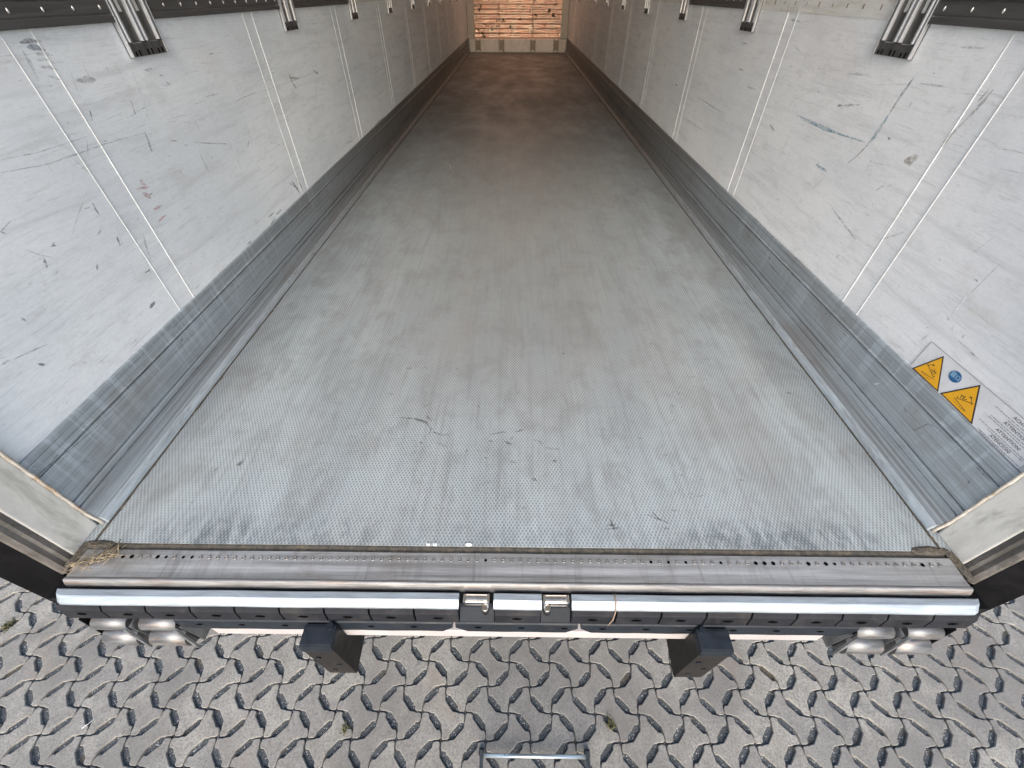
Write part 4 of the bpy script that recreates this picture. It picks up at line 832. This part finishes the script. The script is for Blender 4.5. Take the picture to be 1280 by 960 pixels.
# ================================================================== THINGS LYING ABOUT
# dry straw caught in the left corner
st = MB(); rr = random.Random(8)
for _ in range(75):
    t = rr.random(); X = -1.205 + t * .11 + rr.gauss(0, .010); Y = .452 + t * .050 + rr.gauss(0, .009); a = rr.gauss(.55, .6); L = rr.uniform(.012, .05); z0 = .003 + rr.random() * .010
    st.tube([(X - math.cos(a) * L / 2, Y - math.sin(a) * L / 2, z0), (X, Y, z0 + rr.uniform(0, .006)), (X + math.cos(a) * L / 2, Y + math.sin(a) * L / 2, z0 + rr.uniform(-.001, .003))], rr.uniform(.0004, .0011), 4)
tag(part('dry_straw', st, 'straw'), 'tangle of dry straw caught in the left corner of the trailer sill', 'straw', kind='stuff')
def mound(name, cx, cy, rx, ry, h, seed, label, rot=0.0):
    mb = MB(); n_ = 22; m_ = 8; rr_ = random.Random(seed)
    mb.v.append((cx, cy, h))
    for k in range(1, m_ + 1):
        for e in range(n_):
            t = 2 * math.pi * e / n_; r = k / m_ * (1 + .35 * noise.noise(Vector((math.cos(t) * 2, math.sin(t) * 2, seed))))
            a, b_ = rx * r * math.cos(t), ry * r * math.sin(t)
            zz = h * (1 - (k / m_) ** 2) * rr_.uniform(.5, 1.1) + .0004
            mb.v.append((cx + a * math.cos(rot) - b_ * math.sin(rot), cy + a * math.sin(rot) + b_ * math.cos(rot), zz if k < m_ else -.001))
    for e in range(n_): mb.f.append([0, 1 + e, 1 + (e + 1) % n_]); mb.sm.append(False)
    for k in range(m_ - 1):
        for e in range(n_): mb.f.append([1 + k * n_ + e, 1 + (k + 1) * n_ + e, 1 + (k + 1) * n_ + (e + 1) % n_, 1 + k * n_ + (e + 1) % n_]); mb.sm.append(False)
    tag(part(name, mb, 'grime'), label, 'dirt', kind='stuff')
mound('corner_dirt', 1.165, .527, .055, .013, .006, 3, 'dark caked dirt at the rear right corner of the trailer floor')
mound('corner_dirt', 1.218, .490, .014, .048, .005, 5, 'dark grime along the foot of the right door post', .15)
mound('corner_dirt', -1.180, .520, .045, .014, .006, 7, 'dark caked dirt where the left kick plate meets the sill')
mound('corner_dirt', -1.215, .492, .014, .042, .005, 9, 'dark grime along the foot of the left door post', -.15)
def chip(x, y, l, w_, label, hole=False, rot=0.0):
    mb = MB(); n_ = 14; 
    o_ = [(l * math.cos(2 * math.pi * k / n_), w_ * math.sin(2 * math.pi * k / n_)) for k in range(n_)]
    i_ = [(a * .5, b_ * .45) for a, b_ in o_]
    for k in range(n_):
        a, b_, c, d = o_[k], o_[(k + 1) % n_], i_[(k + 1) % n_], i_[k]
        mb.face([(x + a[0], y + a[1], .0045), (x + b_[0], y + b_[1], .0045), (x + c[0], y + c[1], .005), (x + d[0], y + d[1], .005)])
        mb.face([(x + a[0], y + a[1], .0045), (x + b_[0], y + b_[1], .0045), (x + b_[0], y + b_[1], .002), (x + a[0], y + a[1], .002)])
    if not hole: mb.face([(x + a, y + b_, .005) for a, b_ in i_])
    o = part('plastic_fragment', mb, 'chip_white'); tag(o, label, 'plastic bit', 'white plastic bits lying in the floor gap')
chip(-.246, .5285, .0052, .0035, 'leftmost white plastic fragment in the gap behind the sill plate', True)
chip(-.227, .5285, .0062, .0042, 'ring shaped white plastic fragment second from the left in the floor gap', True)
chip(-.131, .5285, .0090, .0045, 'rightmost and widest white plastic fragment in the gap behind the sill plate')
# frayed cord over the buffer
cd = MB(); cd.tube([(.262, .405, -.008), (.263, .388, -.0075), (.262, .370, -.022), (.2615, .3660, -.040), (.259, .3590, -.060), (.253, .3560, -.080), (.250, .3540, -.095)], .0022, 6, .5)
tag(part('frayed_cord', cd, 'cord'), 'short frayed brown cord hanging over the black rubber buffer right of the keeper', 'cord')
# slotted weeds
def tuft(x, y, r, n_, seed, label):
    mb = MB(); rr_ = random.Random(seed)
    for _ in range(n_):
        a = rr_.uniform(0, 6.28); X = x + rr_.gauss(0, r * .5); Y = y + rr_.gauss(0, r * .7); L = rr_.uniform(.006, .02)
        X2, Y2, Z2 = X + math.cos(a) * L, Y + math.sin(a) * L, G + rr_.uniform(.001, .010)
        p = Vector((-math.sin(a), math.cos(a), 0)) * rr_.uniform(.0008, .002)
        A, B, C, D = Vector((X, Y, G - .008)), Vector((X2, Y2, Z2)), Vector(((X + X2) / 2, (Y + Y2) / 2, Z2 + .002)), None
        mb.face([A - p, C - p, B, C + p, A + p])
    tag(part('moss_tuft', mb, 'moss'), label, 'moss', 'moss tufts in the paving slots', 'stuff')
tuft(.429, .284, .015, 80, 1, 'yellow green moss tuft in a paving slot right of the middle')
tuft(-2.57, .64, .025, 90, 2, 'yellow green moss in a paving slot at the left edge')
tuft(-.735, .255, .011, 40, 3, 'brownish moss filling a paving slot below the left dock buffer')
# pale splinter
tag(part('pale_splinter', MB().tube([(-1.885, .245, G + .004), (-1.862, .262, G + .008), (-1.850, .285, G + .005)], .0012, 5, .5), 'chip_white'), 'thin pale splinter lying on the pavers in the lower left corner', 'splinter')
# loose stone crumbs
cr = MB(); rr = random.Random(12)
for _ in range(260):
    X = rr.uniform(-2.8, 2.8); Y = rr.uniform(.06, .62); s = rr.uniform(.0008, .0028); Z = G + .002
    o_ = [Vector((rr.uniform(-1, 1), rr.uniform(-1, 1), rr.uniform(-.3, 1))) * s for _ in range(4)]
    P4 = [Vector((X, Y, Z)) + v for v in o_]
    for t in ((0, 1, 2), (0, 3, 1), (1, 3, 2), (2, 3, 0)): cr.face([P4[i] for i in t])
cro = part('loose_crumbs', cr, 'grit_bead', pav); cro['kind'] = 'stuff'

# ------------------------------------------------------------------ stepladder whose rear frame reaches into the bottom of the picture
LD = thing('stepladder', 'stepladder standing on the pavers, its grey rails joined by a pale metal crossbar', 'stepladder', (.09, -.3, G))
def lr(s, t): return (.09 + s * (.222 - .05 * t), .180 - .62 * t, G + .02 + .62 * t)
for s in (-1, 1):
    a, b_ = Vector(lr(s, -.01)), Vector(lr(s, 1))
    mb = MB(); hx, hy = .0075, .011
    for p in (a, b_):
        mb.v += [(p.x - hx, p.y - hy, p.z), (p.x + hx, p.y - hy, p.z), (p.x + hx, p.y + hy, p.z), (p.x - hx, p.y + hy, p.z)]
    mb.f += [[0, 1, 5, 4], [1, 2, 6, 5], [2, 3, 7, 6], [3, 0, 4, 7], [3, 2, 1, 0], [4, 5, 6, 7]]; mb.sm += [False] * 6
    part('rear_leg', mb, 'ladder_rail', LD, bevel=.002)
    part('rubber_foot', MB().box(a.x - .011, a.x + .011, a.y - .014, a.y + .012, G + .0015, G + .020), 'rubber_black', LD, bevel=.003)
    a, b_ = Vector((.09 + s * .24, -1.05, G + .01)), Vector((.09 + s * .18, -.60, G + .64)); mb = MB()
    for p in (a, b_):
        mb.v += [(p.x - .012, p.y - .03, p.z), (p.x + .012, p.y - .03, p.z), (p.x + .012, p.y + .03, p.z), (p.x - .012, p.y + .03, p.z)]
    mb.f += [[0, 1, 5, 4], [1, 2, 6, 5], [2, 3, 7, 6], [3, 0, 4, 7], [3, 2, 1, 0], [4, 5, 6, 7]]; mb.sm += [False] * 6
    part('front_rail', mb, 'ladder_rail', LD, bevel=.002)
a = Vector(lr(-1, .012)); b_ = Vector(lr(1, .012))
part('crossbar', MB().tube([a, a.lerp(b_, .5), b_], .0075, 12), 'ladder_tube', LD)
for t in (.33, .67):
    yy = -1.05 + .45 * t; part('step', MB().box(.09 - .235 + .06 * t, .09 + .235 - .06 * t, yy - .04, yy + .04, G + t * .63 - .012, G + t * .63 + .012), 'ladder_tube', LD, bevel=.002)
part('top_platform', MB().box(-.08, .26, -.66, -.44, G + .625, G + .65), 'ladder_rail', LD, bevel=.004)
